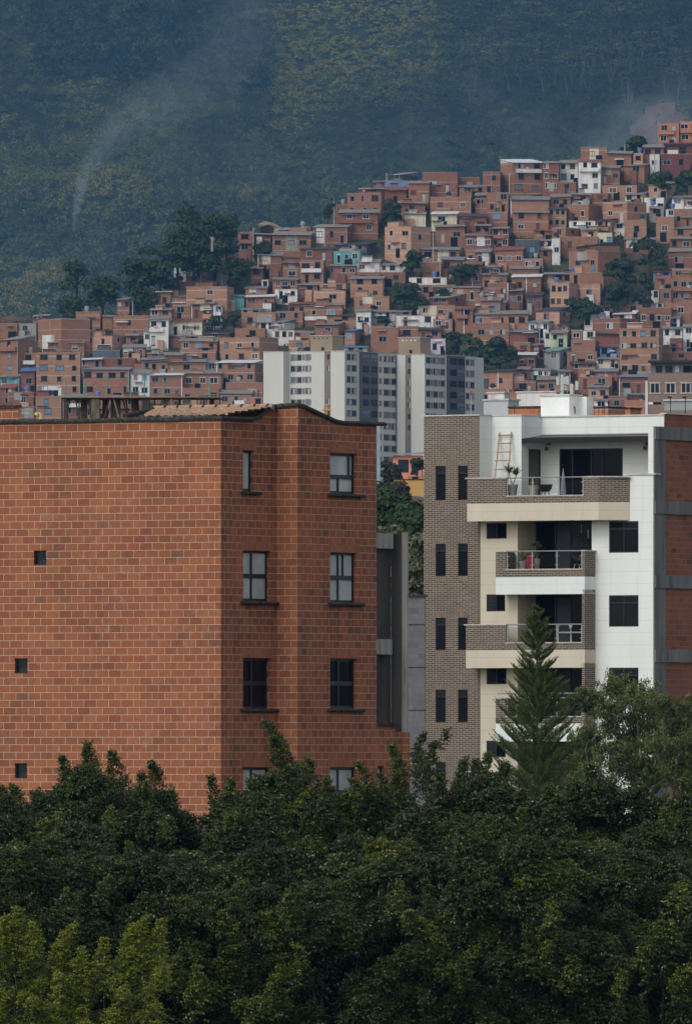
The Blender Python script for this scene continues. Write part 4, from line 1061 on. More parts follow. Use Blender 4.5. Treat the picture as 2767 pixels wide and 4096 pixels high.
            q.box(fr, a, min(bb, Wd - 0.02), -0.012, 0.05, zz0, min(zz0 + st * 0.9, zt_ - 0.1)); q.build('plaster_patch', HM[rnd.choice('wwcyp')][0], t)
    if roof == 'f' and rnd.random() < 0.3:               # tank standing on the flat top, built in with its stand
        u = Wd * rnd.uniform(0.2, 0.8); q = MB(); q.box(fr, u - 0.35, u + 0.35, 0.8, 1.5, zt_ + 0.131, zt_ + 0.5, 0); q.lathe(fr.pt(u, 1.15, zt_ + 0.5), [(0.5, 0), (0.55, 0.3), (0.55, 0.8), (0.35, 1.0), (0, 1.02)], 10, 1); q.build('water_tank', [m_slab, rnd.choice([m_wf[0], cloth[2], HM['c'][0]])], t)
    if roof in 'fs' and rnd.random() < 0.4 and Wd > 4 and y0 > crest((x0 + x1) / 2) + 70:      # a half-built room or shed on top
        u = Wd * rnd.uniform(0.02, 0.5); w_ = Wd * rnd.uniform(0.28, 0.48); hh_ = rnd.uniform(0.7, 1.5); dv = rnd.uniform(0.4, 1.2); zz0 = zt_ + 0.14
        q = MB(); q.box(fr, u, u + w_, dv, dv + 2.2, zz0 - 0.3, zz0 + hh_); q.build('upper_room', rnd.choice([mat, mat, HM['k'][0], HM['c'][0], HM['p'][0]]), t)
        q = MB(); q.face([fr.pt(u - 0.2, dv - 0.4, zz0 + hh_ - 0.02), fr.pt(u + w_ + 0.2, dv - 0.4, zz0 + hh_ + 0.03), fr.pt(u + w_ + 0.2, dv + 2.3, zz0 + hh_ + 0.26), fr.pt(u - 0.2, dv + 2.3, zz0 + hh_ + 0.2)]); q.build('shed_roof', RM[rnd.choice('sgkW')], t)
    if rnd.random() < 0.4 and Wd > 2.5:                   # a tin awning
        u = Wd * rnd.uniform(0.0, 0.5); w_ = Wd * rnd.uniform(0.25, 0.5); za = z0 + H * rnd.choice([0.45, 0.62, 0.9]); d = rnd.uniform(0.5, 0.9)
        q = MB(); p4 = [fr.pt(u, -d, za - 0.22), fr.pt(u + w_, -d, za - 0.2), fr.pt(u + w_, 0, za), fr.pt(u, 0, za)]; q.face(p4); q.face([(a_, b_, c_ - 0.05) for a_, b_, c_ in reversed(p4)]); q.face([p4[0], (p4[0][0], p4[0][1], p4[0][2] - 0.05), (p4[1][0], p4[1][1], p4[1][2] - 0.05), p4[1]]); q.build('awning', RM[rnd.choice('sssgkWr')], t)
    if rnd.random() < 0.35 and Wd > 3:                    # a low lean-to at the foot
        u = Wd * rnd.uniform(0.0, 0.6); w_ = Wd * rnd.uniform(0.25, 0.4); hh_ = min(H * 0.45, rnd.uniform(0.8, 1.4)); q = MB(); q.box(fr, u, u + w_, -rnd.uniform(0.6, 1.1), -0.004, z0 - 3, z0 + hh_, 0, 1); q.build('lean_to', [rnd.choice([mat, HM['k'][0], HM['p'][0], HM['w'][0], HM['c'][0]]), RM['s']], t)
    if rnd.random() < 0.5 and Wd > 3:                     # open dark doorway or garage mouth at the foot
        u = Wd * rnd.uniform(0.15, 0.75); q = MB(); q.box(fr, u, min(u + rnd.uniform(0.9, 2.2), Wd - 0.1), -0.02, 0.1, z0 - 1, z0 + min(1.3, H * 0.4)); q.build('opening', m_wp_[0], t)
    # drainpipe and concrete columns
    if H > 3.5 and rnd.random() < 0.55:
        u = rnd.choice([0.12, Wd - 0.15, Wd * 0.5]); q = MB(); q.box(fr, u - 0.1, u + 0.1, -0.03, 0.05, z0 - 2, zt_ - 0.002); q.build('column', m_slab if rnd.random() < 0.7 else HM['w'][0], t)
    PLACED.append(dict(o=t, x=(min(x0, x1) + x1) / 2 - (left / 2), y=(y0 + y1) / 2, x0=x0 - left, x1=x1, y0=y0, y1=y1, wall=wall, roof=roof, nw=nw, st=(int(wins.split('x')[1]) if wins != '0' else 1), cols=(int(wins.split('x')[0]) if wins != '0' else 0), H=H, W=Wd))
for ln in HOUSES.strip().splitlines():
    p = ln.split(); ox, oy, s = TILE[p[0]]; q = [float(v) for v in p[1:6]]
    fx = lambda v: ox + abs(v) / s
    house(fx(q[0]), oy + q[1] / s, fx(q[2]) * (-1 if q[2] < 0 else 1), fx(q[3]), oy + q[4] / s, p[6], p[7], p[8])
# houses seen only through the gaps between those
GW, GH = 60, 60
def covered(x, y): return any(h['x0'] <= x <= h['x1'] and h['y0'] <= y <= h['y1'] for h in PLACED)
TREE_SPOTS = [(480, 790, 960, 1180), (225, 1040, 480, 1260), (885, 1030, 1015, 1155), (1528, 795, 1616, 905), (1605, 985, 1695, 1110), (1780, 1060, 1905, 1130), (1555, 1135, 1715, 1240), (2390, 950, 2650, 1230), (2260, 1185, 2400, 1310), (1785, 1330, 2062, 1475), (2560, 690, 2800, 790), (780, 1300, 960, 1420), (1000, 1230, 1060, 1290)]
def in_trees(x, y): return any(a < x < c and b < y < d for a, b, c, d in TREE_SPOTS)
y = 1690.0; tries = 0
cand = [(x, yy) for yy in range(1690, 500, -34) for x in range(-20, 2790, 46)]
rnd.shuffle(cand)
for x, yy in cand:
    if len(PLACED) >= 296: break
    h = rnd.uniform(34, 64); wv = rnd.uniform(60, 120)
    if yy - h < crest(x) + 18 or yy - h < crest(x - wv / 2) + 14 or yy - h < crest(x + wv / 2) + 14: continue
    if in_trees(x, yy - h / 2) or (1040 < x < 1920 and yy - h > 1400) or (x > 2580 and yy - h > 1440) or yy - h > 1640: continue
    if covered(x, yy - h * 0.75) or covered(x, yy - h * 0.3) or covered(x - 20, yy - h * 0.5) or covered(x + 20, yy - h * 0.5): continue
    xs = x + wv / 2 * rnd.uniform(0.6, 1.0)
    house(x - wv / 2, yy - h, xs, x + wv / 2, yy, rnd.choices('bkpwcy', [60, 22, 8, 6, 3, 2])[0], rnd.choices('fsgkr', [35, 30, 15, 12, 8])[0], rnd.choice(['1x1', '2x1', '2x1', '3x1']))
print('houses', len(PLACED))
# ================================================================ ground, hillside, mountain
MS = 1.75                                        # how much farther than the houses the mountain stands
def vnoise(x, y, s, seed=0):
    x = np.asarray(x, float) / s; y = np.asarray(y, float) / s; xi = np.floor(x).astype(int); yi = np.floor(y).astype(int); fx, fy = x - xi, y - yi
    fx = fx * fx * (3 - 2 * fx); fy = fy * fy * (3 - 2 * fy)
    h = lambda a, b: (np.sin(a * 127.1 + b * 311.7 + seed * 74.7) * 43758.5453) % 1.0
    return (h(xi, yi) * (1 - fx) + h(xi + 1, yi) * fx) * (1 - fy) + (h(xi, yi + 1) * (1 - fx) + h(xi + 1, yi + 1) * fx) * fy
def fbm(x, y, s, o=4, seed=0): return sum(vnoise(x, y, s / 2 ** i, seed + i) / 2 ** i for i in range(o)) / (2 - 2 ** (1 - o))
ccx = np.array([a for a, b in SKY]); ccy = np.array([b for a, b in SKY])
def terrain(X, Y):
    X = np.asarray(X, float); Y = np.asarray(Y, float)
    px = np.clip(X / Y * FPX + CX, -400, 3200); cy = np.interp(px, ccx, ccy) + 25
    Dc = 2950 + HSL * (1680 - cy); zc = (HY - cy) / FPX * Dc
    low = np.interp(Y, [-200, 700, 1500, 2600, 2800, 2950], [-14, -14, 0, 44, 62, 80.5])
    hill = (HY - (1680 - (Y - 2950) / HSL)) / FPX * Y
    far = np.interp(Y, [2900, 3120, 3500, 3900 * MS, 4520 * MS, 5300 * MS, 6500 * MS], [60, 62, 78, 137 * MS, 296 * MS, 470 * MS, 560 * MS])
    past = np.clip((Y - Dc) / 160, 0, 1); crest_z = zc * (1 - past) + far * past
    z = np.where(Y < 2950, low, np.where(Y < Dc, np.minimum(hill, zc), np.where(Y < 3500, np.maximum(crest_z, np.minimum(far, zc)) * 1.0, far)))
    z = z - np.where((Y > 2930) & (Y < Dc + 20), 1.3, 0)
    m = np.clip((Y - 3600 * MS) / (300 * MS), 0, 1)
    z = z + m * MS * ((fbm(X / MS, Y / MS * 0.35, 95, 4, 3) - 0.5) * 44 + (fbm(X / MS, Y / MS * 0.5, 30, 3, 9) - 0.5) * 10)
    return z
xs_ = np.concatenate([np.linspace(-3000, -270, 26)[:-1], np.linspace(-270, 270, 170), np.linspace(270, 3000, 26)[1:]])
ys_ = np.concatenate([np.linspace(-200, 2600, 30)[:-1], np.linspace(2600, 3200, 120)[:-1], np.linspace(3200, 6300, 40)[:-1], np.linspace(6300, 4700 * MS, 150)[:-1], np.linspace(4700 * MS, 6500 * MS, 20)])
XX, YY = np.meshgrid(xs_, ys_); ZZ = terrain(XX, YY)
def grid_obj(name, r0, r1, mat):
    X, Y, Z = XX[r0:r1], YY[r0:r1], ZZ[r0:r1]; n, m = X.shape
    me = bpy.data.meshes.new(name); idx = np.arange(n * m).reshape(n, m)
    q = np.stack([idx[:-1, :-1], idx[:-1, 1:], idx[1:, 1:], idx[1:, :-1]], -1).reshape(-1, 4)
    me.from_pydata(np.stack([X, Y, Z], -1).reshape(-1, 3).tolist(), [], q.tolist()); me.materials.append(mat)
    me.polygons.foreach_set('use_smooth', np.ones(len(q), dtype=bool)); me.update(); o = bpy.data.objects.new(name, me); COL.objects.link(o); o['kind'] = 'structure'; return o
def earth(name, a, b, c, s1, s2):
    t = NT(name); f = t.noise(s1, 6); col = t.ramp(f, [(0.3, a), (0.5, b), (0.7, c)]); f2 = t.noise(s2, 4); col = t.mix(t.ramp(f2, [(0.5, (0, 0, 0)), (0.7, (1, 1, 1))]), col, tuple(v * 1.5 for v in b)); return t.base(col, 0.95, 0.1)
m_ground = earth('ground_earth', (0.035, 0.04, 0.02), (0.06, 0.06, 0.032), (0.11, 0.085, 0.055), 0.25, 0.05)
m_mount = earth('mountain_scrub', (0.010, 0.018, 0.008), (0.024, 0.032, 0.011), (0.05, 0.048, 0.015), 0.12, 0.018)
kx = int(np.searchsorted(ys_, 3400)); grid_obj('ground', 0, kx + 1, m_ground); grid_obj('mountain', kx, len(ys_), m_mount)

# ---------------------------------------------------------------- leaf-clump trees
def unit(v): return v / np.maximum(np.linalg.norm(v, axis=-1, keepdims=True), 1e-9)
def clump_quads(c, nrm, size, g, flat=0.0):
    """square-ish leaf clumps at c facing about nrm"""
    n = len(c); a = unit(np.cross(nrm, g.normal(size=(n, 3)))); b = np.cross(nrm, a); s = np.asarray(size).reshape(-1, 1) * g.uniform(0.6, 1.2, (n, 1))
    if flat: a[:, 2] *= (1 - flat); b[:, 2] *= (1 - flat)
    return np.stack([c - a * s * 0.5, c - b * s * 0.36, c + a * s * 0.5, c + b * s * 0.36], 1)
def crown_pts(g, n, r, h, lobes=7, lk=1.0):
    """points through a lobed crown, radius r, height h, origin at its bottom centre"""
    ang = g.uniform(0, 2 * np.pi, lobes); rad = r * g.uniform(0.25, 0.72, lobes); lz = h * g.uniform(0.12, 0.82, lobes); lr = r * g.uniform(0.32, 0.55, lobes) * lk
    L = np.stack([np.cos(ang) * rad, np.sin(ang) * rad, lz], 1); L = np.vstack([L, [[0, 0, h * 0.72]]]); lr = np.append(lr, r * 0.5)
    k = g.integers(0, lobes + 1, n); d = unit(g.normal(size=(n, 3))); d[:, 2] = np.abs(d[:, 2]) * 0.9 + d[:, 2] * 0.1; rr = lr[k, None] * g.uniform(0.55, 1.05, (n, 1)) ** 0.6
    p = L[k] + d * rr * np.array([1, 1, min(1.0, h / (2 * r) + 0.25)]); return p, unit(d + g.normal(size=(n, 3)) * 0.45)
mt_green = leafmat('hill_tree_leaf', [(0, (0.020, 0.034, 0.014)), (0.6, (0.040, 0.060, 0.022)), (1, (0.075, 0.09, 0.035))], 0.7, 0.2, 0.1)
m_bark = plain('bark', (0.055, 0.045, 0.035), 0.9, 0.25, 2.0)
m_barkp = plain('pale_bark', (0.32, 0.29, 0.25), 0.9, 0.2, 2.0)
def hill_tree(name, lab, x0, y0, x1, y1, D=None, n=900, size=0.75, mat=None, seed=1, lobes=9, group=None, cat='tree', crown_from=0.04, lk=0.95):
    g = np.random.default_rng(seed); D = (Dof(y1) - 2.0) if D is None else D; ppm = FPX / D
    c = P((x0 + x1) / 2, y1, D); r = (x1 - x0) / 2 / ppm; h = (y1 - y0) / ppm
    t = empty(name, tuple(c), lab, cat, group)
    n = int(n * 1.6); p, nn = crown_pts(g, n, r, h * (1 - crown_from), int(lobes * 1.6), lk); p[:, 2] += h * crown_from; p = p + np.array(c)
    quads_obj('crown', clump_quads(p, nn, np.full(n, size), g), mat or mt_green, t, g.random(n) * 0.7 + 0.3 * vnoise(p[:, 0], p[:, 2], 1.5, seed))
    m = MB(); top_ = c + Vector((r * 0.1, 0, h * 0.75)); m.tube([c + Vector((0, 0, -2)), c + Vector((0.1, 0, h * 0.3)), top_], max(0.12, r * 0.09), 0.05, 7)
    for k in range(5):
        an = k * 1.26 + seed; m.tube([c + Vector((0.05, 0, h * (0.2 + 0.07 * k))), c + Vector((math.cos(an) * r * 0.3, math.sin(an) * r * 0.3, h * (0.42 + 0.05 * k))), c + Vector((math.cos(an) * r * 0.62, math.sin(an) * r * 0.62, h * (0.6 + 0.05 * k)))], max(0.07, r * 0.05), 0.03, 5)
    m.build('trunk', m_bark, t); return t
TR_ = [
 ('tall eucalyptus with lumpy crown, topmost of the trees left of the houses', 655, 790, 830, 1010, 3030, 1500), ('broad tree with a thin top right of the tall lumpy eucalyptus', 770, 835, 965, 1060, 3025, 1500), ('dark tree below the tall lumpy eucalyptus', 620, 900, 800, 1130, 3020, 1500),
 ('dark rounded tree left and below the tall eucalyptus', 505, 955, 680, 1190, 3015, 1500), ('low dark tree behind the white stair house', 700, 960, 910, 1130, 3018, 1300), ('dark tree filling the middle of the tall tree group', 700, 880, 850, 1090, 3022, 1400), ('dark tree at the upper right of the tall tree group', 850, 880, 960, 1040, 3032, 1000), ('broad dark tree at the lower left of the tall tree group', 560, 1040, 720, 1210, 3014, 1300), ('slender tree sloping down the left edge of the tall tree group', 480, 1000, 600, 1230, 3013, 1000),
 ('tree with separate flat tufts at the far left of the slope', 228, 1038, 385, 1180, 3040, 700), ('rounded dark tree right of the tufted slope tree', 330, 1100, 490, 1250, 3016, 1200), ('low dark tree below the tufted slope tree', 200, 1180, 370, 1290, 3013, 1100), ('bushy tree between the small tin-roofed house and the slope', 540, 1150, 640, 1245, 3012, 600),
 ('dense round tree beside the house with overhanging slab roof', 885, 1035, 1015, 1160, None, 1300), ('dark upright tree right of the tallest brick house on the ridge', 1526, 795, 1618, 910, None, 1000), ('dark tree right of the pale brick corner house', 1606, 985, 1695, 1112, None, 1000), ('wide low round tree above the centre of the hillside', 1782, 1058, 1905, 1135, None, 1000),
 ('dome-shaped dark tree above the cream house', 1553, 1135, 1717, 1245, None, 1600), ('small dome tree right of the large dome-shaped tree', 1735, 1155, 1812, 1195, None, 400), ('slender dark tree left of the big clump behind the towers', 1780, 1320, 1850, 1430, None, 800), ('broad dark tree behind the right end of the towers', 1840, 1340, 1960, 1480, None, 1500), ('dark round tree right of the broad one behind the towers', 1930, 1350, 2065, 1480, None, 1500),
 ('dark bushy tree at the skyline left of the orange brick houses', 2478, 545, 2605, 635, 3105, 1100), ('small tree on the ridge left of the tallest brick house', 1285, 800, 1345, 900, None, 500), ('ragged tree under the slab-roofed house', 1010, 960, 1090, 1060, None, 700),
 ('tall tree at the top of the green gully', 2520, 950, 2665, 1090, None, 1500), ('dark tree in the middle of the green gully', 2410, 1030, 2560, 1170, None, 1500), ('leafy tree at the right side of the green gully', 2530, 1080, 2620, 1240, None, 1000), ('bushy tree at the foot of the green gully', 2400, 1130, 2540, 1250, None, 1300), ('sloping shrub at the left foot of the green gully', 2270, 1190, 2410, 1305, None, 1400),
 ('shrubby tree on the slope under the maroon house', 2570, 690, 2700, 770, None, 900), ('shrubby tree at the right edge under the maroon house', 2690, 680, 2800, 790, None, 900), ('small tree beside the yellow-skirted white house', 815, 1265, 900, 1310, None, 350), ('low tree below the teal shack', 900, 1240, 965, 1320, None, 500), ('shrub left of the rightmost tower top', 1200, 1390, 1260, 1440, None, 350), ('low tree at the cream house with the blue roof', 1500, 1270, 1560, 1310, None, 300)]
for i, (lab, a, b, c, d, D, n) in enumerate(TR_):
    hill_tree('broadleaf_tree', lab, a, b, c, d, D, n, 0.85 if n > 600 else 0.6, None, 40 + i, 9 if i != 9 else 6, 'trees among the houses')
dt = MB(); b = P(848, 1005, 3010); dt.tube([b, b + Vector((0, 0, 2.0)), b + Vector((0.15, 0, 3.6))], 0.3, 0.2, 7); dt.tube([b + Vector((0.1, 0, 2.4)), b + Vector((-0.5, 0, 3.6))], 0.18, 0.12, 6); dt.tube([b + Vector((0.1, 0, 2.2)), b + Vector((0.6, 0, 3.2))], 0.15, 0.1, 6)
tag(dt.build('dead_tree', plain('dead_wood', (0.32, 0.28, 0.23), 0.9)), 'bare pale trunk stub in front of the tall dark trees', 'tree')
# scrub in the gaps between houses
g = np.random.default_rng(5); sx = g.uniform(-60, 2830, 4200); sy = g.uniform(480, 1700, 4200); ok = sy > np.interp(sx, ccx, ccy) + 10
sx, sy = sx[ok], sy[ok]; D_ = 2950 + HSL * (1680 - sy); X_ = (sx - CX) / FPX * D_; Z_ = terrain(X_, D_)
n_ = len(sx); rep = 12; cc = np.repeat(np.stack([X_, D_, Z_], 1), rep, 0) + g.normal(size=(n_ * rep, 3)) * np.array([0.5, 0.5, 0.3]) + np.array([0, 0, 0.45])
so_ = quads_obj('scrub', clump_quads(cc, unit(g.normal(size=(n_ * rep, 3)) + np.array([0, -0.4, 0.6])), np.full(n_ * rep, 0.6), g), mt_green, None, g.random(n_ * rep)); so_['kind'] = 'stuff'

# ---------------------------------------------------------------- the forest on the mountain, one uncountable mass
g = np.random.default_rng(21); N = 24000
X_ = g.uniform(-150, 150, N) * MS; Y_ = g.uniform(3620, 4640, N) * MS; Z_ = terrain(X_, Y_); px = X_ / Y_ * FPX + CX; py = HY - Z_ / Y_ * FPX
nz = fbm(X_ / MS, Y_ / MS * 0.6, 42, 3, 31); nz2 = fbm(X_ / MS, Y_ / MS * 0.6, 16, 3, 77)
kind = np.zeros(N, int)                              # 0 scrub, 1 tall tree, 2 umbrella, 3 golden shrub (sunlit patches put into its tint), 4 round tree
kind[(px < 1000) & (py < 360 + 120 * (nz - 0.5)) & (px > 120)] = 1
kind[(px > 840) & (px < 1330) & (py > 150) & (py < 620) & (nz > 0.42)] = 1
kind[(px >= 1080) & (px < 1850) & (py < 560 - (px - 1150) * 0.15)] = 3; kind[(px < 420) & (py > 330) & (py < 520) & (nz2 > 0.5)] = 3
kind[(px > 1250) & (px < 1900) & (py > 300) & (py < 590) & (nz2 > 0.47)] = 2
kind[(px >= 1750) & (py < 420 + 60 * (nz - 0.5)) ] = 2
kind[(px < 560) & (py > 870)] = 4; kind[(px < 260) & (py > 1060) & (nz > 0.45)] = 0
kind[(px > 560) & (px < 1600) & (py > 560) & (nz > 0.62)] = 4
def in_scar(x, y): return ((x - 2640) / 125) ** 2 + ((y - 550) / 118) ** 2 < 0.75 + 0.5 * vnoise(x, y, 40, 5)
bare = in_scar(px, py)
# between the trees of each zone grows scrub
kind[(kind == 1) & (g.random(N) < 0.62)] = 0; kind[(kind == 2) & (g.random(N) < 0.66)] = 0; kind[(kind == 4) & (g.random(N) < 0.66)] = 0
keep = (py > -90) & (py < 1420) & ~(bare & (g.random(N) < 0.62))
Vs, va_ = [], []; TB = MB()
def jit(n): return g.normal(size=(n, 3))
for i in np.nonzero(keep)[0]:
    b = np.array([X_[i], Y_[i], Z_[i]]); k = kind[i]; tint = nz[i]
    if k == 1:
        h = g.uniform(7, 13); r = h * 0.36; n = 110; p, nn = crown_pts(g, n, r, h * 0.75, 6); p[:, 2] += h * 0.25; s = 1.2; v0 = 0.03 + 0.42 * g.random() ** 1.3
    elif k == 2:
        h = g.uniform(6, 9.5); r = g.uniform(3.2, 5.5); n = 60; L = 5; an = g.uniform(0, 6.28, L); ctr = np.stack([np.cos(an) * r * 0.55, np.sin(an) * r * 0.55, g.uniform(0.0, 1.6, L)], 1); kk = g.integers(0, L, n)
        p = ctr[kk] + g.normal(size=(n, 3)) * np.array([r * 0.3, r * 0.3, 0.22]); p[:, 2] += h; nn = unit(jit(n) * 0.3 + np.array([0, -0.15, 1])); s = 1.35; v0 = 0.14 + 0.3 * g.random() + 0.16 * tint
        if g.random() < 0.4 and 190 < py[i] < 470 and px[i] > 1850:
            for q in ctr[:3]: TB.tube([b + np.array([0.1, 0, -0.5]), b + (q * 0.25 + np.array([0, 0, h * 0.55])) * MS, b + (q * 0.8 + np.array([0, 0, h * 0.98])) * MS], 0.13, 0.09, 4, cap=False)
    elif k == 4:
        r = g.uniform(2.6, 4.6); h = r * 1.6; n = 75; p, nn = crown_pts(g, n, r, h, 6); s = 1.2; v0 = 0.10 + 0.3 * g.random() + 0.2 * tint
    elif k == 3:
        r = g.uniform(1.2, 3.0); h = r * 0.9; n = 54; p, nn = crown_pts(g, n, r, h, 6); s = 0.88; v0 = 0.50 + 0.28 * nz[i] + 0.2 * nz2[i] - 0.18 * np.clip((1180 - px[i]) / 60, 0, 1) * g.random()
    else:
        r = g.uniform(1.0, 2.7); h = r * g.uniform(0.9, 1.4); n = 48; p, nn = crown_pts(g, n, r, h, 6); s = 0.86; v0 = 0.10 + 0.34 * nz2[i] + 0.5 * nz[i] - (0.16 if py[i] < 420 and (px[i] < 1000 or px[i] > 1750) else 0) + (0.08 if px[i] < 700 else 0)
    p = p * MS; q = clump_quads(p + b, nn, np.full(n, s * MS * 0.8), g)
    if k == 0: q[:, :, 2] = b[2] + (q[:, :, 2] - b[2]) * 1.25
    Vs.append(q); va_.append(np.clip(v0 + g.normal() * 0.05 + g.normal(size=n) * 0.07, 0, 1))
V = np.concatenate(Vs); va_ = np.concatenate(va_)
mt_for = leafmat('forest_leaf', [(0, (0.008, 0.016, 0.008)), (0.25, (0.034, 0.052, 0.016)), (0.5, (0.094, 0.110, 0.030)), (0.75, (0.19, 0.180, 0.040)), (1, (0.26, 0.21, 0.05))], 0.8, 0.1, 0.1)
fo = quads_obj('forest', V, mt_for, None, va_); fo['kind'] = 'stuff'
to = TB.build('forest_trunks', plain('grey_bark', (0.15, 0.14, 0.125), 0.9)); to['kind'] = 'stuff'
# bare red earth scars and a dirt track on the slope
m_scar = plain('bare_earth', (0.125, 0.085, 0.062), 0.95, 0.3, 0.3, 0.1, dirt=(0.07, 0.06, 0.04)); m_track = plain('dirt_track', (0.25, 0.20, 0.14), 0.95, 0.3, 0.4, 0.1, dirt=(0.10, 0.09, 0.05))
def patch(name, pts, D, mat, th=2.0):
    m = MB(); f = [P(x, y, D + i * 0.0) for i, (x, y) in enumerate(pts)]; cx = sum((p for p in f), Vector()) / len(f); bk = [p + Vector((0, 14, -6)) for p in f]
    top_ = cx + Vector((0, -1.5, 0.4)); n = len(f)
    for i in range(n): m.face([f[i], f[(i + 1) % n], top_]); m.face([f[(i + 1) % n], f[i], bk[i], bk[(i + 1) % n]])
    o = m.build(name, mat, None); o['kind'] = 'structure'; return o
def draped_scar():
    """bare earth lying on the mountain slope"""
    m = MB(); cols, rws = np.linspace(2490, 2800, 32), np.linspace(7180, 7560, 26); pt = {}
    for i, c in enumerate(cols):
        for j, Y in enumerate(rws):
            x = (c - CX) / FPX * Y; pt[i, j] = (x, Y, float(terrain(x, Y)) + 2.5)
    for i in range(len(cols) - 1):
        for j in range(len(rws) - 1):
            x, Y, z = pt[i, j]
            if in_scar(cols[i], HY - z / Y * FPX): m.face([pt[i, j], pt[i + 1, j], pt[i + 1, j + 1], pt[i, j + 1]])
    if m.f: o = m.build('earth_bank', m_scar, None); o['kind'] = 'structure'
draped_scar()
patch('dirt_track', [(1030, 896), (1058, 883), (1095, 890), (1130, 912), (1120, 928), (1075, 908), (1040, 907)], 3300, m_track)
patch('earth_bank', [(0, 1270), (40, 1262), (90, 1266), (130, 1278), (130, 1330), (0, 1330)], 3290, m_scar)

# ---------------------------------------------------------------- smoke
def smoke(path, seed):
    """soft puffs along a rising plume; each fades out from its own centre"""
    t = NT('smoke_air'); t.t.nodes.remove(t.b); v = t.n('ShaderNodeVolumePrincipled'); v.inputs['Color'].default_value = (0.72, 0.82, 0.9, 1)
    tc = t.n('ShaderNodeTexCoord'); ln = t.n('ShaderNodeVectorMath', operation='LENGTH'); t.l(tc.outputs['Object'], ln.inputs[0])
    g_ = t.n('ShaderNodeNewGeometry'); f = t.noise(0.15, 4, g_.outputs['Position']); f = t.ramp(f, [(0.35, (0, 0, 0)), (0.7, (1, 1, 1))])
    fall = t.math('MAXIMUM', t.math('SUBTRACT', 1.0, t.math('POWER', ln.outputs['Value'], 2.0)), 0.0); fall = t.math('POWER', fall, 1.5)
    oi = t.n('ShaderNodeObjectInfo'); t.l(t.math('MULTIPLY', t.math('MULTIPLY', f, fall), oi.outputs['Alpha']), v.inputs['Density']); t.l(v.outputs[0], t.out.inputs['Volume'])
    m = MB(); m.lathe((0, 0, 0), [(math.sin(q), -math.cos(q)) for q in [math.pi * k / 10 for k in range(11)]], 16); me = m.build('smoke_puff', t.mat); mesh = me.data; bpy.data.objects.remove(me)
    root = empty('smoke', tuple(P(path[0][0], path[0][1], path[0][2]))); root['kind'] = 'stuff'; rl = Vector(root.location)
    for x, y, D, r, k in path:
        if D > 3850: D, r, k = D * MS, r * MS, k / MS
        o = bpy.data.objects.new('smoke_puff', mesh); COL.objects.link(o); o.parent = root; o['kind'] = 'stuff'; o.location = P(x, y, D) - rl; o.scale = (r, r, r * (2.0 if r < 5.5 else 1.2)); o.color = (1, 1, 1, k)
smoke([(294, 905, 3960, 1.0, .42), (300, 868, 3960, 1.3, .38), (307, 830, 3960, 1.7, .31), (315, 790, 3962, 2.2, .23), (326, 745, 3962, 2.9, .165), (342, 695, 3965, 3.7, .09), (368, 640, 3968, 4.8, .065), (405, 585, 3970, 6.0, .046), (460, 530, 3972, 7.5, .034), (530, 475, 3975, 9.0, .025), (620, 420, 3978, 11.0, .018), (730, 360, 3980, 13.0, .014), (860, 280, 3982, 15.0, .011), (960, 160, 3985, 16.0, .009), (1000, 20, 3988, 16.0, .008),
       (700, 640, 3900, 14.0, .0035), (1000, 700, 3900, 15.0, .0035), (1350, 640, 3900, 15.0, .0035), (1700, 560, 3900, 15.0, .0035), (380, 960, 3900, 13.0, .004), (150, 1000, 3900, 13.0, .004),
       (2560, 530, 3400, 14.0, .03), (2420, 600, 3400, 12.0, .016), (2150, 560, 3700, 13.0, .009), (1950, 420, 3900, 13.0, .006), (2700, 440, 3400, 12.0, .022)], 3)

# ---------------------------------------------------------------- haze over everything
def haze(d, col):
    m = MB(); b = Fr.__new__(Fr); b.o = (0, 0); b.a = 0; b.u = (1, 0); b.v = (0, 1); m.box(b, -3300, 3300, -260, 11600, -20, 1150)
    t = NT('haze_air'); t.t.nodes.remove(t.b); v = t.n('ShaderNodeVolumePrincipled'); v.inputs['Color'].default_value = (*col, 1); v.inputs['Density'].default_value = d; t.l(v.outputs[0], t.out.inputs['Volume'])
    o = m.build('haze', t.mat, None); o['kind'] = 'stuff'; return o
haze(4.9e-5, (0.12, 0.33, 0.63))
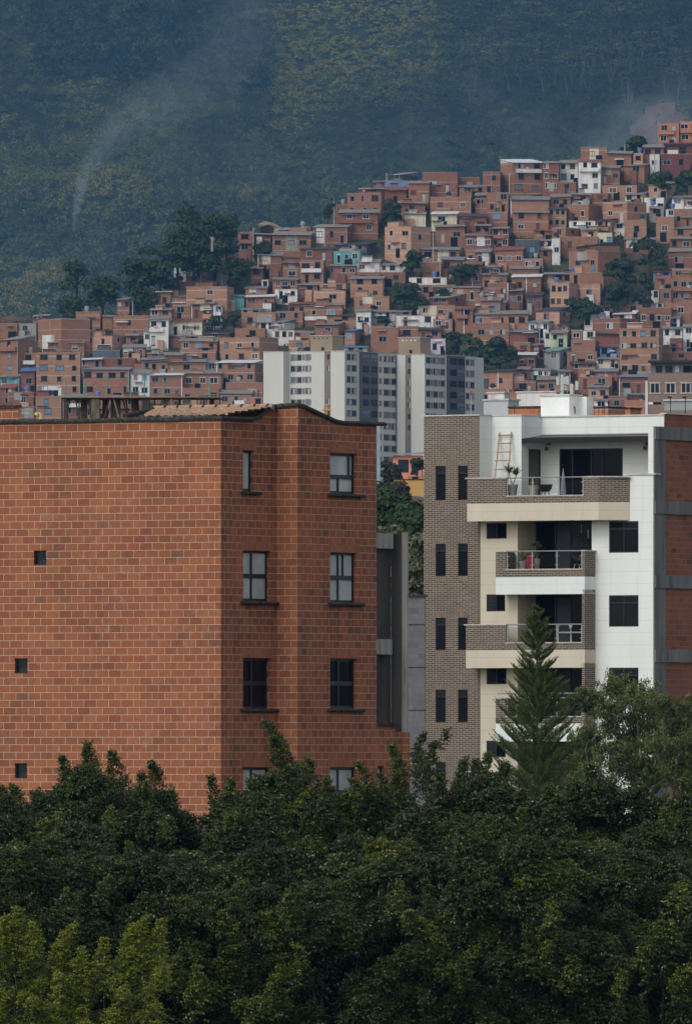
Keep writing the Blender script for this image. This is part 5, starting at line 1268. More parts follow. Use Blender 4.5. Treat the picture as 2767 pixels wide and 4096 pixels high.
# ================================================================ the two pale tower blocks
m_tw = plain('tower_render', (0.60, 0.595, 0.54), 0.85, 0.05, 0.12, streak=True, dirt=(0.58, 0.55, 0.48)); m_tb = plain('tower_brown', (0.25, 0.18, 0.125), 0.85, 0.08, 0.3); m_td = plain('tower_dark', (0.13, 0.112, 0.105), 0.85, 0.1, 0.3); m_tg = plain('tower_line', (0.42, 0.40, 0.36), 0.9)
m_box = plain('roof_box_brown', (0.29, 0.215, 0.145), 0.9, 0.06, 0.3)
def tower(lab, x0, D, segs, ytop, zb, roofbox, nm='apartment_tower'):
    T = Fr(x0, D, -30); TS = T.side(); t = empty(nm, T.pt(0, 0, zb), lab, 'tower'); u = v = 0.0; zt = T.z(ytop); w = MB(); path = [(0, 0)]; wins = []
    ppm = FPX / D; fl = 45.0 / ppm
    for k, x, m, wl in segs:
        if k == 'F':
            u1 = T.px(x, v); w.panel(T, u, u1, zb, zt, v, (), 0.1, m); wins += [(T, v, T.px(a, v), T.px(b, v), s, r) for a, b, s, r in wl]; u = u1
        else:
            v1 = TS.px(x, -u); w.panel(TS, v, v1, zb, zt, -u, (), 0.1, m); wins += [(TS, -u, TS.px(a, -u), TS.px(b, -u), s, r) for a, b, s, r in wl]; v = v1
        path.append((u, v))
    vb = v + 3
    w.face([T.pt(a, b, zt) for a, b in path] + [T.pt(u, vb, zt), T.pt(0, vb, zt)], None, 0)
    w.face([T.pt(u, v, zb), T.pt(u, vb, zb), T.pt(u, vb, zt), T.pt(u, v, zt)], None, 0); w.face([T.pt(0, vb, zb), T.pt(0, 0, zb), T.pt(0, 0, zt), T.pt(0, vb, zt)], None, 0); w.face([T.pt(u, vb, zb), T.pt(0, vb, zb), T.pt(0, vb, zt), T.pt(u, vb, zt)], None, 0)
    w.build('wall', [m_tw, m_tb, m_td], t)
    c = MB()
    for (a, b), (a2, b2) in zip(path, path[1:]):
        if abs(b - b2) < 1e-6: c.box(T, a - 0.1, a2 + 0.1, b - 0.1, b + 0.2, zt + 0.003, zt + 0.18)
        else: c.box(TS, b, b2, -a - 0.1, -a + 0.2, zt + 0.003, zt + 0.18)
    c.build('parapet_cap', m_tg, t)
    for fr, vv, a, b, s, rows in wins:
        for r in range(rows[0], rows[1]):
            z0 = zt - (r + 1) * fl + 0.26 * fl; z1 = z0 + 0.5 * fl
            if s == 'p':
                p = MB(); p.box(fr, a, b, vv - 0.03, vv + 0.1, z0, z1); p.build('spandrel_panel', m_tb, t)
            elif s == 'b':
                p = MB(); p.box(fr, a, b, vv - 0.05, vv + 0.3, z0 - 0.5, z0 - 0.1); p.build('balcony_slab', m_td, t)
                p = MB(); p.face([fr.pt(a, vv - 0.02, z0 - 0.08), fr.pt(b, vv - 0.02, z0 - 0.08), fr.pt(b, vv - 0.02, z1 + 0.1), fr.pt(a, vv - 0.02, z1 + 0.1)]); p.build('window', m_wp_[rnd.choice([0, 1, 1, 6])], t)
                n = 5; p = MB()
                for k in range(n): q = a + (b - a) * (k + 0.5) / n; p.box(fr, q - 0.03, q + 0.03, vv - 0.08, vv - 0.05, z0 - 0.1, z0 + 0.5)
                p.box(fr, a, b, vv - 0.09, vv - 0.04, z0 + 0.5, z0 + 0.56); p.build('railing', m_blk, t)
            else:
                o = bpy.data.objects.new('window', winmesh(3, rnd.choice([1, 2, 2, 6, 1, 0, 6]) if s == 'w' else rnd.choice([0, 1, 1, 6, 2]), True)); COL.objects.link(o); o.parent = t
                q = fr.pt((a + b) / 2, vv, z0); o.location = (q[0] - t.location.x, q[1] - t.location.y, q[2] - t.location.z); o.rotation_euler = (0, 0, fr.a); o.scale = (b - a, 1, z1 - z0)
    x0_, x1_, x2_, y0, y1, dv = roofbox
    B = Fr(x0_, D + 6, -30); BS = B.side(); ub = B.px(x1_); vb_ = BS.px(x2_, -ub); q = MB(); q.box(B, 0, ub, 0, vb_, zt - 0.5, B.z(y0)); bo = q.build('roof_room', m_box, t)
    q = MB(); q.box(B, -0.15, ub + 0.15, -0.15, vb_ + 0.15, B.z(y0) + 0.002, B.z(y0) + 0.2); q.build('roof_slab', m_tg, bo)
    q = MB()
    for i in range(4): uu = ub * (0.2 + 0.19 * i); q.box(B, uu - 0.2, uu + 0.2, -0.02, 0.1, B.z(y0 + 12), B.z(y0 + 7))
    q.build('vent', m_blk if dv else HM['w'][0], bo); q = MB(); q.box(B, ub * 0.5, ub * 0.63, -0.02, 0.1, B.z(y1 - 2), B.z(y1 - 17)); q.build('door', m_wp_[0], bo)
    return t, T, TS
zb_ = 50.0
t1, T1, TS1 = tower('pale apartment tower with brown roof room, the one nearer the orange brick building', 1053, 2780, [('F', 1133, 0, []), ('S', 1157, 0, []), ('F', 1297, 0, [(1163, 1180, 'w', (0, 5)), (1181, 1188, 'p', (0, 5)), (1189, 1206, 'd', (0, 5)), (1208, 1220, 'p', (0, 5)), (1222, 1238, 'd', (0, 5)), (1239, 1245, 'p', (0, 5))]), ('F', 1322, 1, [(1307, 1319, 'w', (0, 6))]), ('F', 1378, 0, []),
    ('S', 1436, 0, [(1386, 1402, 'w', (0, 6)), (1406, 1425, 'w', (0, 6))]), ('S', 1512, 2, [(1450, 1476, 'b', (0, 7)), (1483, 1510, 'b', (0, 7))]), ('S', 1588, 0, [(1515, 1526, 'p', (0, 10)), (1534, 1554, 'w', (0, 10)), (1555, 1563, 'p', (0, 10)), (1565, 1583, 'w', (0, 10))])], 1408, zb_, (1241, 1329, 1373, 1344, 1406, True))
t2, T2, TS2 = tower('pale apartment tower with tan roof room, the one nearer the brown brick end wall', 1588, 2792, [('F', 1620, 0, []), ('F', 1644, 1, [(1630, 1642, 'w', (0, 10))]), ('F', 1698, 0, []), ('S', 1785, 0, [(1703, 1720, 'd', (0, 6)), (1722, 1730, 'p', (0, 6)), (1732, 1750, 'w', (0, 6)), (1752, 1760, 'p', (0, 6)), (1762, 1778, 'd', (0, 6))]), ('S', 1860, 2, [(1800, 1826, 'b', (0, 6)), (1831, 1858, 'b', (0, 6))]), ('S', 1908, 0, [(1862, 1876, 'd', (0, 6)), (1880, 1896, 'd', (0, 6))])], 1419, zb_, (1593, 1680, 1721, 1352, 1416, False))

# ---------------------------------------------------------------- smaller buildings between
def block(name, lab, cat, x0, x1, x2, y0, D, mat, zb=GZ, ang=-30, cap=True, mside=None, y1=None):
    B = Fr(x0, D, ang); BS = B.side(); u = B.px(x1); v = BS.px(x2, -u) if x2 > x1 else 4.0
    t = empty(name, B.pt(0, 0, zb), lab, cat); q = MB(); zt = B.z(y0); q.box(B, 0, u, 0, v, zb, zt); q.build('wall', mat, t)
    if cap: q = MB(); q.box(B, -0.06, u + 0.06, -0.06, v + 0.06, zt + 0.002, zt + 0.09); q.build('roof', m_cap if cap is True else cap, t)
    return t, B, BS, u, v, zt
m_whit = HM['w'][0]; m_pg = plain('pale_grey_plaster', (0.44, 0.47, 0.49), 0.85, 0.08, 0.6, streak=True)
block('rooftop_block', 'low pale grey rooftop block left behind the white parapet', 'building', 1934, 2032, 2075, 1603, 640, m_pg)
block('rooftop_block', 'small white box on top behind the pale grey rooftop block', 'building', 1952, 2016, 2035, 1574, 652, m_whit)
block('rooftop_wall', 'wide white rooftop wall left of the white tank room', 'building', 2066, 2222, 2240, 1571, 760, m_whit)
block('brick_parapet_building', 'low orange brick parapet between the pale grey block and the tank room', 'building', 2036, 2156, 2163, 1633, 600, HM['o'][0], cap=m_cop)
block('brick_parapet_building', 'orange brick parapet right of the white tank room behind the rusty rods', 'building', 2322, 2432, 2500, 1633, 700, HM['o'][0], cap=m_cop)
block('brick_parapet_building', 'low brick parapet just left of the brown building with white windows', 'building', 2500, 2520, 2563, 1636, 730, HM['o'][0], cap=m_cop)
block('brick_parapet_building', 'low brick parapet behind the left end of the dark coping', 'building', -60, 74, 76, 1634, 380, m_br, cap=m_cop)
# brown building at the right edge
RBm = brick('far_brown_brick', 0.3, 0.1, 0.012, [(0, (0.20, 0.14, 0.115)), (1, (0.27, 0.19, 0.155))], (0.33, 0.27, 0.24), bump=0)
t, B, BS, u, v, zt = block('brown_building', 'brown brick building with white-framed windows cut by the right edge', 'building', 2590, 2900, 2902, 1494, 1300, RBm, ang=-8, cap=False)
q = MB(); q.box(B, -0.25, -0.002, -0.05, 0.6, GZ, B.z(1522)); q.build('white_edge', m_whit, t)
q = MB(); q.box(B, 0.2, u, 1.0, 5, zt + 0.001, B.z(1450)); q.build('upper_storey', plain('upper_grey', (0.16, 0.18, 0.19), 0.8), t)
q = MB(); q.box(B, 0.0, u, 0.2, 6, B.z(1450), B.z(1441)); q.build('roof', m_blk, t)
for a, b in ((1300, 1345), (1370, 1420), (1440, 1470), (1500, 1560)):
    q = MB(); q.box(B, B.px(1900 + a / 1.811), B.px(1900 + b / 1.811), 0.94, 1.1, zt + 0.15, B.z(1462)); q.build('window', m_wp_[rnd.choice([0, 1, 2])], t)
for a, b in ((1267, 1336), (1379, 1450), (1491, 1561), (1600, 1670)):
    o = bpy.data.objects.new('window', winmesh(1, 1, True)); COL.objects.link(o); o.parent = t; ua, ub = B.px(1900 + a / 1.811), B.px(1900 + b / 1.811); z0 = B.z(1000 + 1033 / 1.811); z1 = B.z(1000 + 963 / 1.811); p = B.pt((ua + ub) / 2, 0, z0); L0 = t.location; o.location = (p[0] - L0.x, p[1] - L0.y, p[2] - L0.z); o.rotation_euler = (0, 0, B.a); o.scale = (ub - ua, 1, z1 - z0)
ua, ub = B.px(1900 + 1288 / 1.811), B.px(1900 + 1348 / 1.811); q = MB(); q.box(B, ua, ub, -0.03, 0.1, B.z(1000 + 1118 / 1.811), B.z(1000 + 1101 / 1.811)); q.build('window', m_wp_[0], t)
q = MB(); q.box(B, B.px(1900 + 1255 / 1.811), ua - 0.01, -0.03, 0.1, B.z(1000 + 1118 / 1.811), B.z(1000 + 1101 / 1.811)); q.build('vent_panel', m_whit, t)
G = B.moved(0, -3); g0, g1 = G.px(1900 + 1366 / 1.811), u
q = MB(); q.box(G, g0, g1, 0, 2.99, GZ, G.z(1000 + 1165 / 1.811)); q.build('porch', RBm, t)
q = MB(); q.face([G.pt(g0 + 0.05, 0.1, G.z(1641)), G.pt(g1, 0.1, G.z(1641)), G.pt(g1, 0.1, G.z(1602)), G.pt(g0 + 0.05, 0.1, G.z(1602))]); q.build('glazing', plain('pale_glazing', (0.32, 0.35, 0.34), 0.3), t)
q = MB(); q.box(G, g0 - 0.05, g1, -0.1, 0.5, G.z(1603), G.z(1598)); q.build('ledge', m_whit, t)
for i, x in enumerate((2681, 2740)):
    c = P(x, 1650, 1180); lt = empty('flood_light', (c.x, c.y, GZ), ['flood light on a thin dark pole, left of the two before the brown building', 'flood light on a thin dark pole, right of the two before the brown building'][i], 'lamp', 'flood lights by the brown building')
    q = MB(); z1 = P(x, 1592, 1180).z; q.tube([(c.x, c.y, GZ), (c.x, c.y, z1)], 0.045, n=6); q.build('pole', m_blk, lt); q = MB(); q.box(FR0, c.x - 0.28, c.x + 0.12, c.y - 0.2, c.y + 0.1, z1 + 0.001, z1 + 0.16); q.build('lamp_head', m_blk, lt)

# the slot between the two near buildings
t, B, BS, u, v, zt = block('grey_block_wall', 'grey concrete-block side wall seen in the slot beside the brown brick tower', 'wall', 1560, 1700, 1702, 2388, 440, brick('grey_block', 0.4, 0.2, 0.012, [(0, (0.12, 0.125, 0.135)), (0.6, (0.16, 0.165, 0.178)), (0.97, (0.14, 0.145, 0.155)), (1, (0.22, 0.16, 0.13))], (0.12, 0.125, 0.13), bump=0.15), cap=m_cop, ang=-4)
for y in (2497, 2668, 2840, 3010): q = MB(); q.box(B, 0, u, -0.02, 0.1, B.z(y + 3), B.z(y)); q.build('ledge', m_cop, t)
block('pale_blue_wall', 'pale blue building edge just behind the big orange brick building', 'building', 1480, 1520, 1521, 1702, 880, plain('pale_blue', (0.26, 0.34, 0.42), 0.8), cap=False, ang=-5)
t, B, BS, u, v, zt = block('orange_house', 'salmon orange house with dark windows at the foot of the towers', 'house', 1570, 1686, 1692, 1822, 1500, plain('salmon', (0.62, 0.27, 0.17), 0.85), cap=False, ang=-5)
q = MB(); q.face([B.pt(-0.3, -0.5, zt), B.pt(u + 0.3, -0.5, zt + 0.15), B.pt(u + 0.3, 5, zt + 0.55), B.pt(-0.3, 5, zt + 0.3)]); q.build('roof', RM['g'], t)
for a, b in ((1592, 1634), (1645, 1672)):
    q = MB(); q.box(B, B.px(a), B.px(b), -0.03, 0.1, B.z(1890), B.z(1838)); q.build('window', m_wp_[1], t)
t, B, BS, u, v, zt = block('ochre_building', 'plain ochre wall in the slot between the near buildings', 'building', 1579, 1720, 1722, 1920, 1100, plain('ochre', (0.50, 0.30, 0.10), 0.85, 0.08, 0.4, streak=True), cap=m_cop, ang=-5)
q = MB(); q.box(B, B.px(1626), B.px(1700), 1.0, 3, zt + 0.1, B.z(1903)); q.build('roof_room', HM['o'][0], t); q = MB(); q.box(B, B.px(1645), B.px(1668), 0.95, 1.1, zt + 0.1, B.z(1906)); q.build('window', m_wp_[0], t)
block('pink_wall', 'low dusty pink wall beside the ochre building', 'wall', 1540, 1579, 1580, 1935, 1105, plain('dusty_pink', (0.45, 0.24, 0.20), 0.9), cap=False, ang=-5)
t, B, BS, u, v, zt = block('cream_house', 'cream house with a dark arched roof below the ochre wall', 'house', 1608, 1720, 1722, 2001, 900, plain('cream_wall', (0.66, 0.60, 0.48), 0.85), cap=False, ang=-5)
q = MB(); n = 10; ua, ub = B.px(1610), B.px(1720)
for i in range(n):
    a0, a1 = i / n, (i + 1) / n; za, zb2 = zt + 0.3 * math.sin(math.pi * a0), zt + 0.3 * math.sin(math.pi * a1)
    x0, x1 = ua + (ub - ua) * a0, ua + (ub - ua) * a1
    q.face([B.pt(x0, -0.3, za), B.pt(x1, -0.3, zb2), B.pt(x1, 4, zb2), B.pt(x0, 4, za)]); q.face([B.pt(x0, -0.3, zt - 0.12), B.pt(x1, -0.3, zt - 0.12), B.pt(x1, -0.3, zb2), B.pt(x0, -0.3, za)])
q.build('roof', plain('arched_roof', (0.13, 0.10, 0.095), 0.8, 0.3, 3), t)
q = MB(); q.box(B, B.px(1657), B.px(1700), -1, -0.003, GZ, B.z(2012)); q.build('lean_to', HM['b'][0], t)
mt_mid = leafmat('slot_tree_leaf', [(0, (0.011, 0.026, 0.007)), (0.6, (0.024, 0.052, 0.013)), (1, (0.046, 0.082, 0.02))], 0.6, 0.25, 0.15)
mt_dk = leafmat('slot_dark_leaf', [(0, (0.02, 0.03, 0.016)), (0.6, (0.04, 0.045, 0.025)), (1, (0.075, 0.07, 0.04))], 0.7, 0.2, 0.1)
mt_fl = leafmat('blossom_leaf', [(0, (0.016, 0.03, 0.014)), (0.4, (0.045, 0.06, 0.028)), (0.62, (0.10, 0.105, 0.055)), (1, (0.20, 0.19, 0.11))], 0.7, 0.2, 0.1)
hill_tree('broadleaf_tree', 'thin dusty tree in front of the salmon orange house', 1505, 1850, 1620, 1960, 1400, 900, 0.45, mt_dk, 91, 8); hill_tree('broadleaf_tree', 'small dusty tree before the right window of the salmon orange house', 1630, 1832, 1700, 1925, 1390, 700, 0.4, mt_dk, 92, 7)
hill_tree('broadleaf_tree', 'dark brownish tree left of the ochre wall', 1470, 1920, 1640, 2110, 860, 3000, 0.32, mt_dk, 93, 12, lk=1.35); hill_tree('broadleaf_tree', 'bright green tree in the slot, next to the orange brick building', 1440, 1955, 1610, 2230, 760, 4500, 0.36, mt_mid, 94, 14, lk=1.4); hill_tree('broadleaf_tree', 'bright green tree in the slot, next to the brown brick tower', 1560, 2005, 1760, 2260, 755, 4500, 0.36, mt_mid, 95, 14, lk=1.4)
hill_tree('blossoming_tree', 'tree with pale blossom clusters behind the concrete shaft', 1420, 2070, 1620, 2480, 600, 9000, 0.26, mt_fl, 96, 22, crown_from=0.05, lk=1.2); hill_tree('blossoming_tree', 'tall tree with pale blossom clusters beside the brown brick tower', 1560, 2060, 1780, 2540, 590, 12000, 0.26, mt_fl, 97, 26, crown_from=0.0, lk=1.2)

# unfinished concrete deck on props, with green-sleeved starter bars
DK = empty('unfinished_deck', tuple(P(560, 1665, 450)), 'unfinished concrete deck on columns and timber props behind the orange brick parapet', 'construction'); ds = Fr(245, 450, -3)
m_dk = plain('deck_concrete', (0.17, 0.145, 0.115), 0.95, 0.3, 3.0, dirt=(0.08, 0.07, 0.055))
q = MB(); du = ds.px(880); q.box(ds, 0, du, 0, 1.9, ds.z(1594), ds.z(1589)); q.build('slab', m_dk, DK)
for i, (a, b, dpt) in enumerate(((247, 270, 0), (322, 347, 1.2), (365, 398, 0), (410, 430, 1.3), (443, 480, 1.0), (527, 548, 1.3), (568, 598, 0), (645, 672, 0.2), (730, 758, 0.1), (838, 855, 0.4))):
    q = MB(); u0, u1 = ds.px(a, dpt), ds.px(b, dpt); q.box(ds, u0, u1, dpt, dpt + 0.3, -12, ds.z(1594) - 0.002)
    for k in range(7): z = ds.z(1660) + k * 0.1; q.box(ds, u0 - 0.01, u1 + 0.01, dpt - 0.012, dpt + 0.1, z, z + 0.015)
    q.build('column', m_dk if i % 3 else plain('deck_concrete_dark', (0.06, 0.052, 0.045), 0.95), DK)
for k in range(26):
    x = 255 + k * 23 + rnd.uniform(-8, 8); lean = rnd.choice([0, 0, 25, -25, 12]); d_ = rnd.uniform(-0.1, 1.6); q = MB(); q.tube([ds.pt(ds.px(x + lean, d_), d_, ds.z(1685)), ds.pt(ds.px(x, d_), d_, ds.z(1594))], 0.028, n=5); q.build('prop', plain('prop_wood', (0.22, 0.19, 0.15), 0.9), DK)
q = MB(); q.box(ds, -0.05, du + 0.05, -0.12, -0.004, ds.z(1590), ds.z(1587)); q.build('form_board', plain('form_wood', (0.30, 0.24, 0.17), 0.9), DK)
m_tealp = plain('green_sleeve', (0.06, 0.28, 0.22), 0.6)
for k, x in enumerate((262, 337, 427, 522, 577, 652, 836)):
    c = ds.pt(ds.px(x, 0.5), 0.5, ds.z(1589)); q = MB(); q.tube([c, (c[0] + 0.01, c[1], c[2] + rnd.uniform(0.6, 0.95))], 0.02, n=5); q.build('starter_bar', m_tealp, DK)

# ---------------------------------------------------------------- cross, beacon, antennas, street poles
m_yel = plain('yellow_paint', (0.55, 0.33, 0.08), 0.6); cr = empty('cross', tuple(P(1307, 1660, 500)), 'yellow cross with flared ends rising behind the curved brick gable', 'cross'); c = P(1307, 1640, 500)
q = MB(); q.tube([c + Vector((0, 0, -3)), c + Vector((0, 0, 0.19))], 0.032, n=8); q.build('upright', m_yel, cr); q = MB(); q.tube([c + Vector((-0.15, -0.04, 0.0)), c + Vector((0.15, -0.04, 0.0))], 0.03, n=8)
for sx in (-1, 1): q.lathe(c + Vector((0.15 * sx, -0.04, -0.045)), [(0, 0), (0.045, 0.02), (0.045, 0.07), (0, 0.09)], 8)
q.lathe(c + Vector((0, 0, 0.17)), [(0, 0), (0.045, 0.02), (0.045, 0.06), (0, 0.09)], 8); q.build('crossbar', m_yel, cr)
bc = empty('beacon_pole', tuple(P(1884, 1660, 700)), 'grey pole with a red lamp box in front of the farther pale tower', 'beacon'); c = P(1884, 1580, 700)
q = MB(); q.tube([(c.x, c.y, -5), (c.x, c.y, c.z)], 0.03, n=6); q.build('pole', m_steel, bc); q = MB(); q.box(FR0, c.x - 0.07, c.x + 0.07, c.y - 0.07, c.y + 0.07, c.z, c.z + 0.16); q.lathe((c.x, c.y, c.z + 0.161), [(0.05, 0), (0.05, 0.06), (0, 0.09)], 8); q.build('lamp_box', plain('beacon_red', (0.45, 0.04, 0.03), 0.5), bc)
an = empty('cell_antenna', tuple(P(2265, 1640, 2400)), 'cluster of white panel antennas above the white tank room', 'antenna'); m_ant = plain('antenna_white', (0.6, 0.62, 0.6), 0.6)
for x, y0, y1 in ((2230, 1506, 1540), (2247, 1498, 1585), (2258, 1508, 1535), (2268, 1504, 1538), (2306, 1524, 1560), (2285, 1535, 1590)):
    a, b = P(x, y1, 2400), P(x, y0, 2400); q = MB(); q.box(FR0, a.x - 0.28, a.x + 0.28, a.y - 0.2, a.y, a.z, b.z); q.build('panel', m_ant, an); q = MB(); q.tube([(a.x, a.y + 0.2, a.z - 9), (a.x, a.y + 0.2, b.z + 0.3)], 0.07, n=5); q.build('mast', m_slab, an)
q = MB(); a = P(2225, 1582, 2400); b = P(2310, 1582, 2400); q.box(FR0, a.x, b.x, a.y + 0.3, a.y + 3, a.z - 0.3, a.z); q.build('platform', m_slab, an)
m_pole = plain('pole_concrete', (0.38, 0.37, 0.36), 0.9)
for i, (x, y0, y1, lab) in enumerate(((1013, 908, 1000, 'tall concrete pole before the brick house at the end of the dark trees'), (631, 1102, 1160, 'concrete pole nearer the slope of the two left of the white stair house'), (664, 1080, 1165, 'concrete pole nearer the white stair house, with a small crossarm'), (562, 1118, 1165, 'thin pole with a crossarm among the dark slope trees'), (531, 1208, 1245, 'short pale pole beside the small tin-roofed brick house'), (1335, 802, 895, 'thin tall pole at the left end of the ridge houses'), (1298, 912, 968, 'pale pole in front of the long brick house below the ridge'), (1732, 930, 1045, 'pale pole between the pale brick corner house and the next row'), (1546, 690, 722, 'thin mast at the top left corner of the blue house'), (772, 1012, 1050, 'short pole on the roof line behind the white stair house'), (2498, 575, 605, 'thin pole in front of the skyline bush'), (2037, 690, 790, 'pale pole at the corner of the white-roofed house on the crest'), (1760, 1000, 1090, 'grey pole below the cream house on the crest'), (2157, 1280, 1370, 'pale pole beside the laundry house'))):
    D = Dof(y1) - 3; a, b = P(x, y1, D), P(x, y0, D); t = empty('utility_pole', tuple(a), lab, 'pole', 'poles among the houses'); q = MB(); q.tube([a + Vector((0, 0, -3)), b], 0.17, 0.11, 6); q.build('pole', m_pole, t)
    if i in (1, 2, 3, 7, 12): q = MB(); q.box(FR0, b.x - 0.8, b.x + 0.8, b.y - 0.06, b.y + 0.06, b.z - 0.5, b.z - 0.38); q.build('crossarm', m_slab, t)
# ================================================================ trees in front
K = 2767 / 1570.0
class Crown:
    def __init__(s): s.o = []; s.d = []; s.l = []; s.tone = []; s.sc = []
    def plume(s, base, tip, R_, n, g, tone=0.0, sc=1.0):
        """a shoot: twigs round a curved axis, thinning to the tip"""
        base, tip = np.array(base), np.array(tip); ax = tip - base; L = np.linalg.norm(ax); axu = ax / L
        t = g.uniform(0, 1, n) ** 0.8; prof = R_ * np.clip(0.45 + 0.75 * np.sin(np.pi * np.clip(t * 0.9 + 0.08, 0, 1)), 0, 1.2) * np.clip(1 - t, 0.02, 1) ** 0.55
        bend = np.stack([g.normal() * 0.1 * L * np.sin(np.pi * t), g.normal() * 0.1 * L * np.sin(np.pi * t), 0 * t], 1)
        rd = unit(g.normal(size=(n, 3))); rd = unit(rd - axu * (rd @ axu)[:, None]); rr = prof * g.uniform(0, 1, n) ** 0.5
        o = base + ax * t[:, None] + bend + rd * rr[:, None] * 0.75
        d = unit(axu * (0.45 + 0.5 * t[:, None]) + rd * (0.9 - 0.45 * t[:, None]) + g.normal(size=(n, 3)) * 0.28 + np.array([0, 0, 0.12]))
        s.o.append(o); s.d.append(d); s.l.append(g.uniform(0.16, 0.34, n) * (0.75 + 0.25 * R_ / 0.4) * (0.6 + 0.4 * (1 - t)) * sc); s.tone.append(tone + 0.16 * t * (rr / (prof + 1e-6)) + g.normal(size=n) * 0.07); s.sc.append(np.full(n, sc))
    def leaves(s, g, k=12, ll=0.066, lw=0.033, droop=0.75):
        o, d, l, tone, sc = (np.concatenate(v) for v in (s.o, s.d, s.l, s.tone, s.sc)); n = len(o)
        f = np.tile((np.arange(k) + 0.8) / k, (n, 1)) + g.normal(size=(n, k)) * 0.03
        p = o[:, None, :] + d[:, None, :] * (l[:, None] * f)[..., None]; p[..., 2] -= (f ** 2) * l[:, None] * 0.18
        side = unit(np.cross(d, np.array([0.1, 0.2, 1.0])))[:, None, :] * np.where(np.arange(k) % 2, 1, -1)[None, :, None]
        ld = unit(d[:, None, :] * 0.5 + side * 0.55 + np.array([0, 0, -droop]) + g.normal(size=(n, k, 3)) * 0.33)
        p = (p + side * 0.012).reshape(-1, 3); ld = ld.reshape(-1, 3); S_ = np.repeat(sc, k)[:, None]
        wdir = unit(np.cross(ld, unit(g.normal(size=ld.shape) * 0.6 + np.array([0, -0.5, 0.8])))); nn = np.cross(wdir, ld)
        L = ll * g.uniform(0.7, 1.2, (len(p), 1)) * S_; Wd = lw * g.uniform(0.8, 1.15, (len(p), 1)) * S_
        q = np.stack([p, p + ld * L * 0.42 + wdir * Wd * 0.5 + nn * Wd * 0.12, p + ld * L - nn * L * 0.08, p + ld * L * 0.42 - wdir * Wd * 0.5 + nn * Wd * 0.12], 1)
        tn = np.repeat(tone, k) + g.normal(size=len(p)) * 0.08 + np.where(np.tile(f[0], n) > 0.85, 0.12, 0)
        return q, np.clip(tn, 0, 1)
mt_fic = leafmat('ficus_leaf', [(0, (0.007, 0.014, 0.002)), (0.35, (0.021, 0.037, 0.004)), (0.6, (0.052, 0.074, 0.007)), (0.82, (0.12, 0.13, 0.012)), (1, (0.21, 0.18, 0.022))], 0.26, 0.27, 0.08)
mt_lime = leafmat('lime_leaf', [(0, (0.02, 0.036, 0.002)), (0.35, (0.072, 0.098, 0.004)), (0.7, (0.155, 0.18, 0.008)), (1, (0.27, 0.26, 0.025))], 0.45, 0.4, 0.2)
SKYL = [(-40, 1800), (0, 1795), (60, 1815), (100, 1810), (140, 1760), (200, 1745), (260, 1745), (300, 1780), (345, 1765), (385, 1800), (430, 1850), (470, 1905), (490, 1915), (505, 1800), (540, 1790), (590, 1790), (620, 1740), (660, 1740), (700, 1770), (740, 1790), (800, 1770), (850, 1770), (890, 1770), (915, 1840), (932, 1905), (945, 1790), (1000, 1780), (1030, 1800), (1080, 1760), (1140, 1760), (1170, 1800), (1240, 1810), (1300, 1790), (1340, 1770), (1400, 1790), (1450, 1820), (1500, 1840), (1560, 1800), (1620, 1800)]
skyl = lambda x: float(np.interp(x, [a for a, b in SKYL], [b for a, b in SKYL]))
def PV(x, y, D): return np.array(P(x * K, y * K, D))
BACK = [(60, 'ficus crown at the left edge below the lowest wall vent'), (225, 'ficus with several pointed shoots left of the brick corner'), (385, 'ficus sloping down to the brick corner'), (545, 'rounded ficus right of the exposed brick corner'), (665, 'ficus with the tallest leaning shoot before the brick gable'), (830, 'ficus with reddish twig tips under the right brick windows'), (985, 'ficus with two tall dark shoots before the brown brick tower'), (1110, 'dark ficus between the brown tower and the pine'), (1245, 'ficus at the foot of the pine'), (1370, 'ficus under the airy tree at the white wall'), (1530, 'ficus crown at the right edge')]
FRONT = [(250, 'large front ficus above the lime green tree'), (480, 'front ficus right of the lime green tree'), (760, 'front ficus beside the dark hollow in the leaves'), (1010, 'front ficus right of the dark hollow'), (1250, 'front ficus with yellowish sprays low right of centre'), (1490, 'front ficus at the lower right corner')]
back = [Crown() for _ in BACK]; front = [Crown() for _ in FRONT]; g = np.random.default_rng(99)
def nearest(L, x): return min(range(len(L)), key=lambda i: abs(L[i][0] - x))
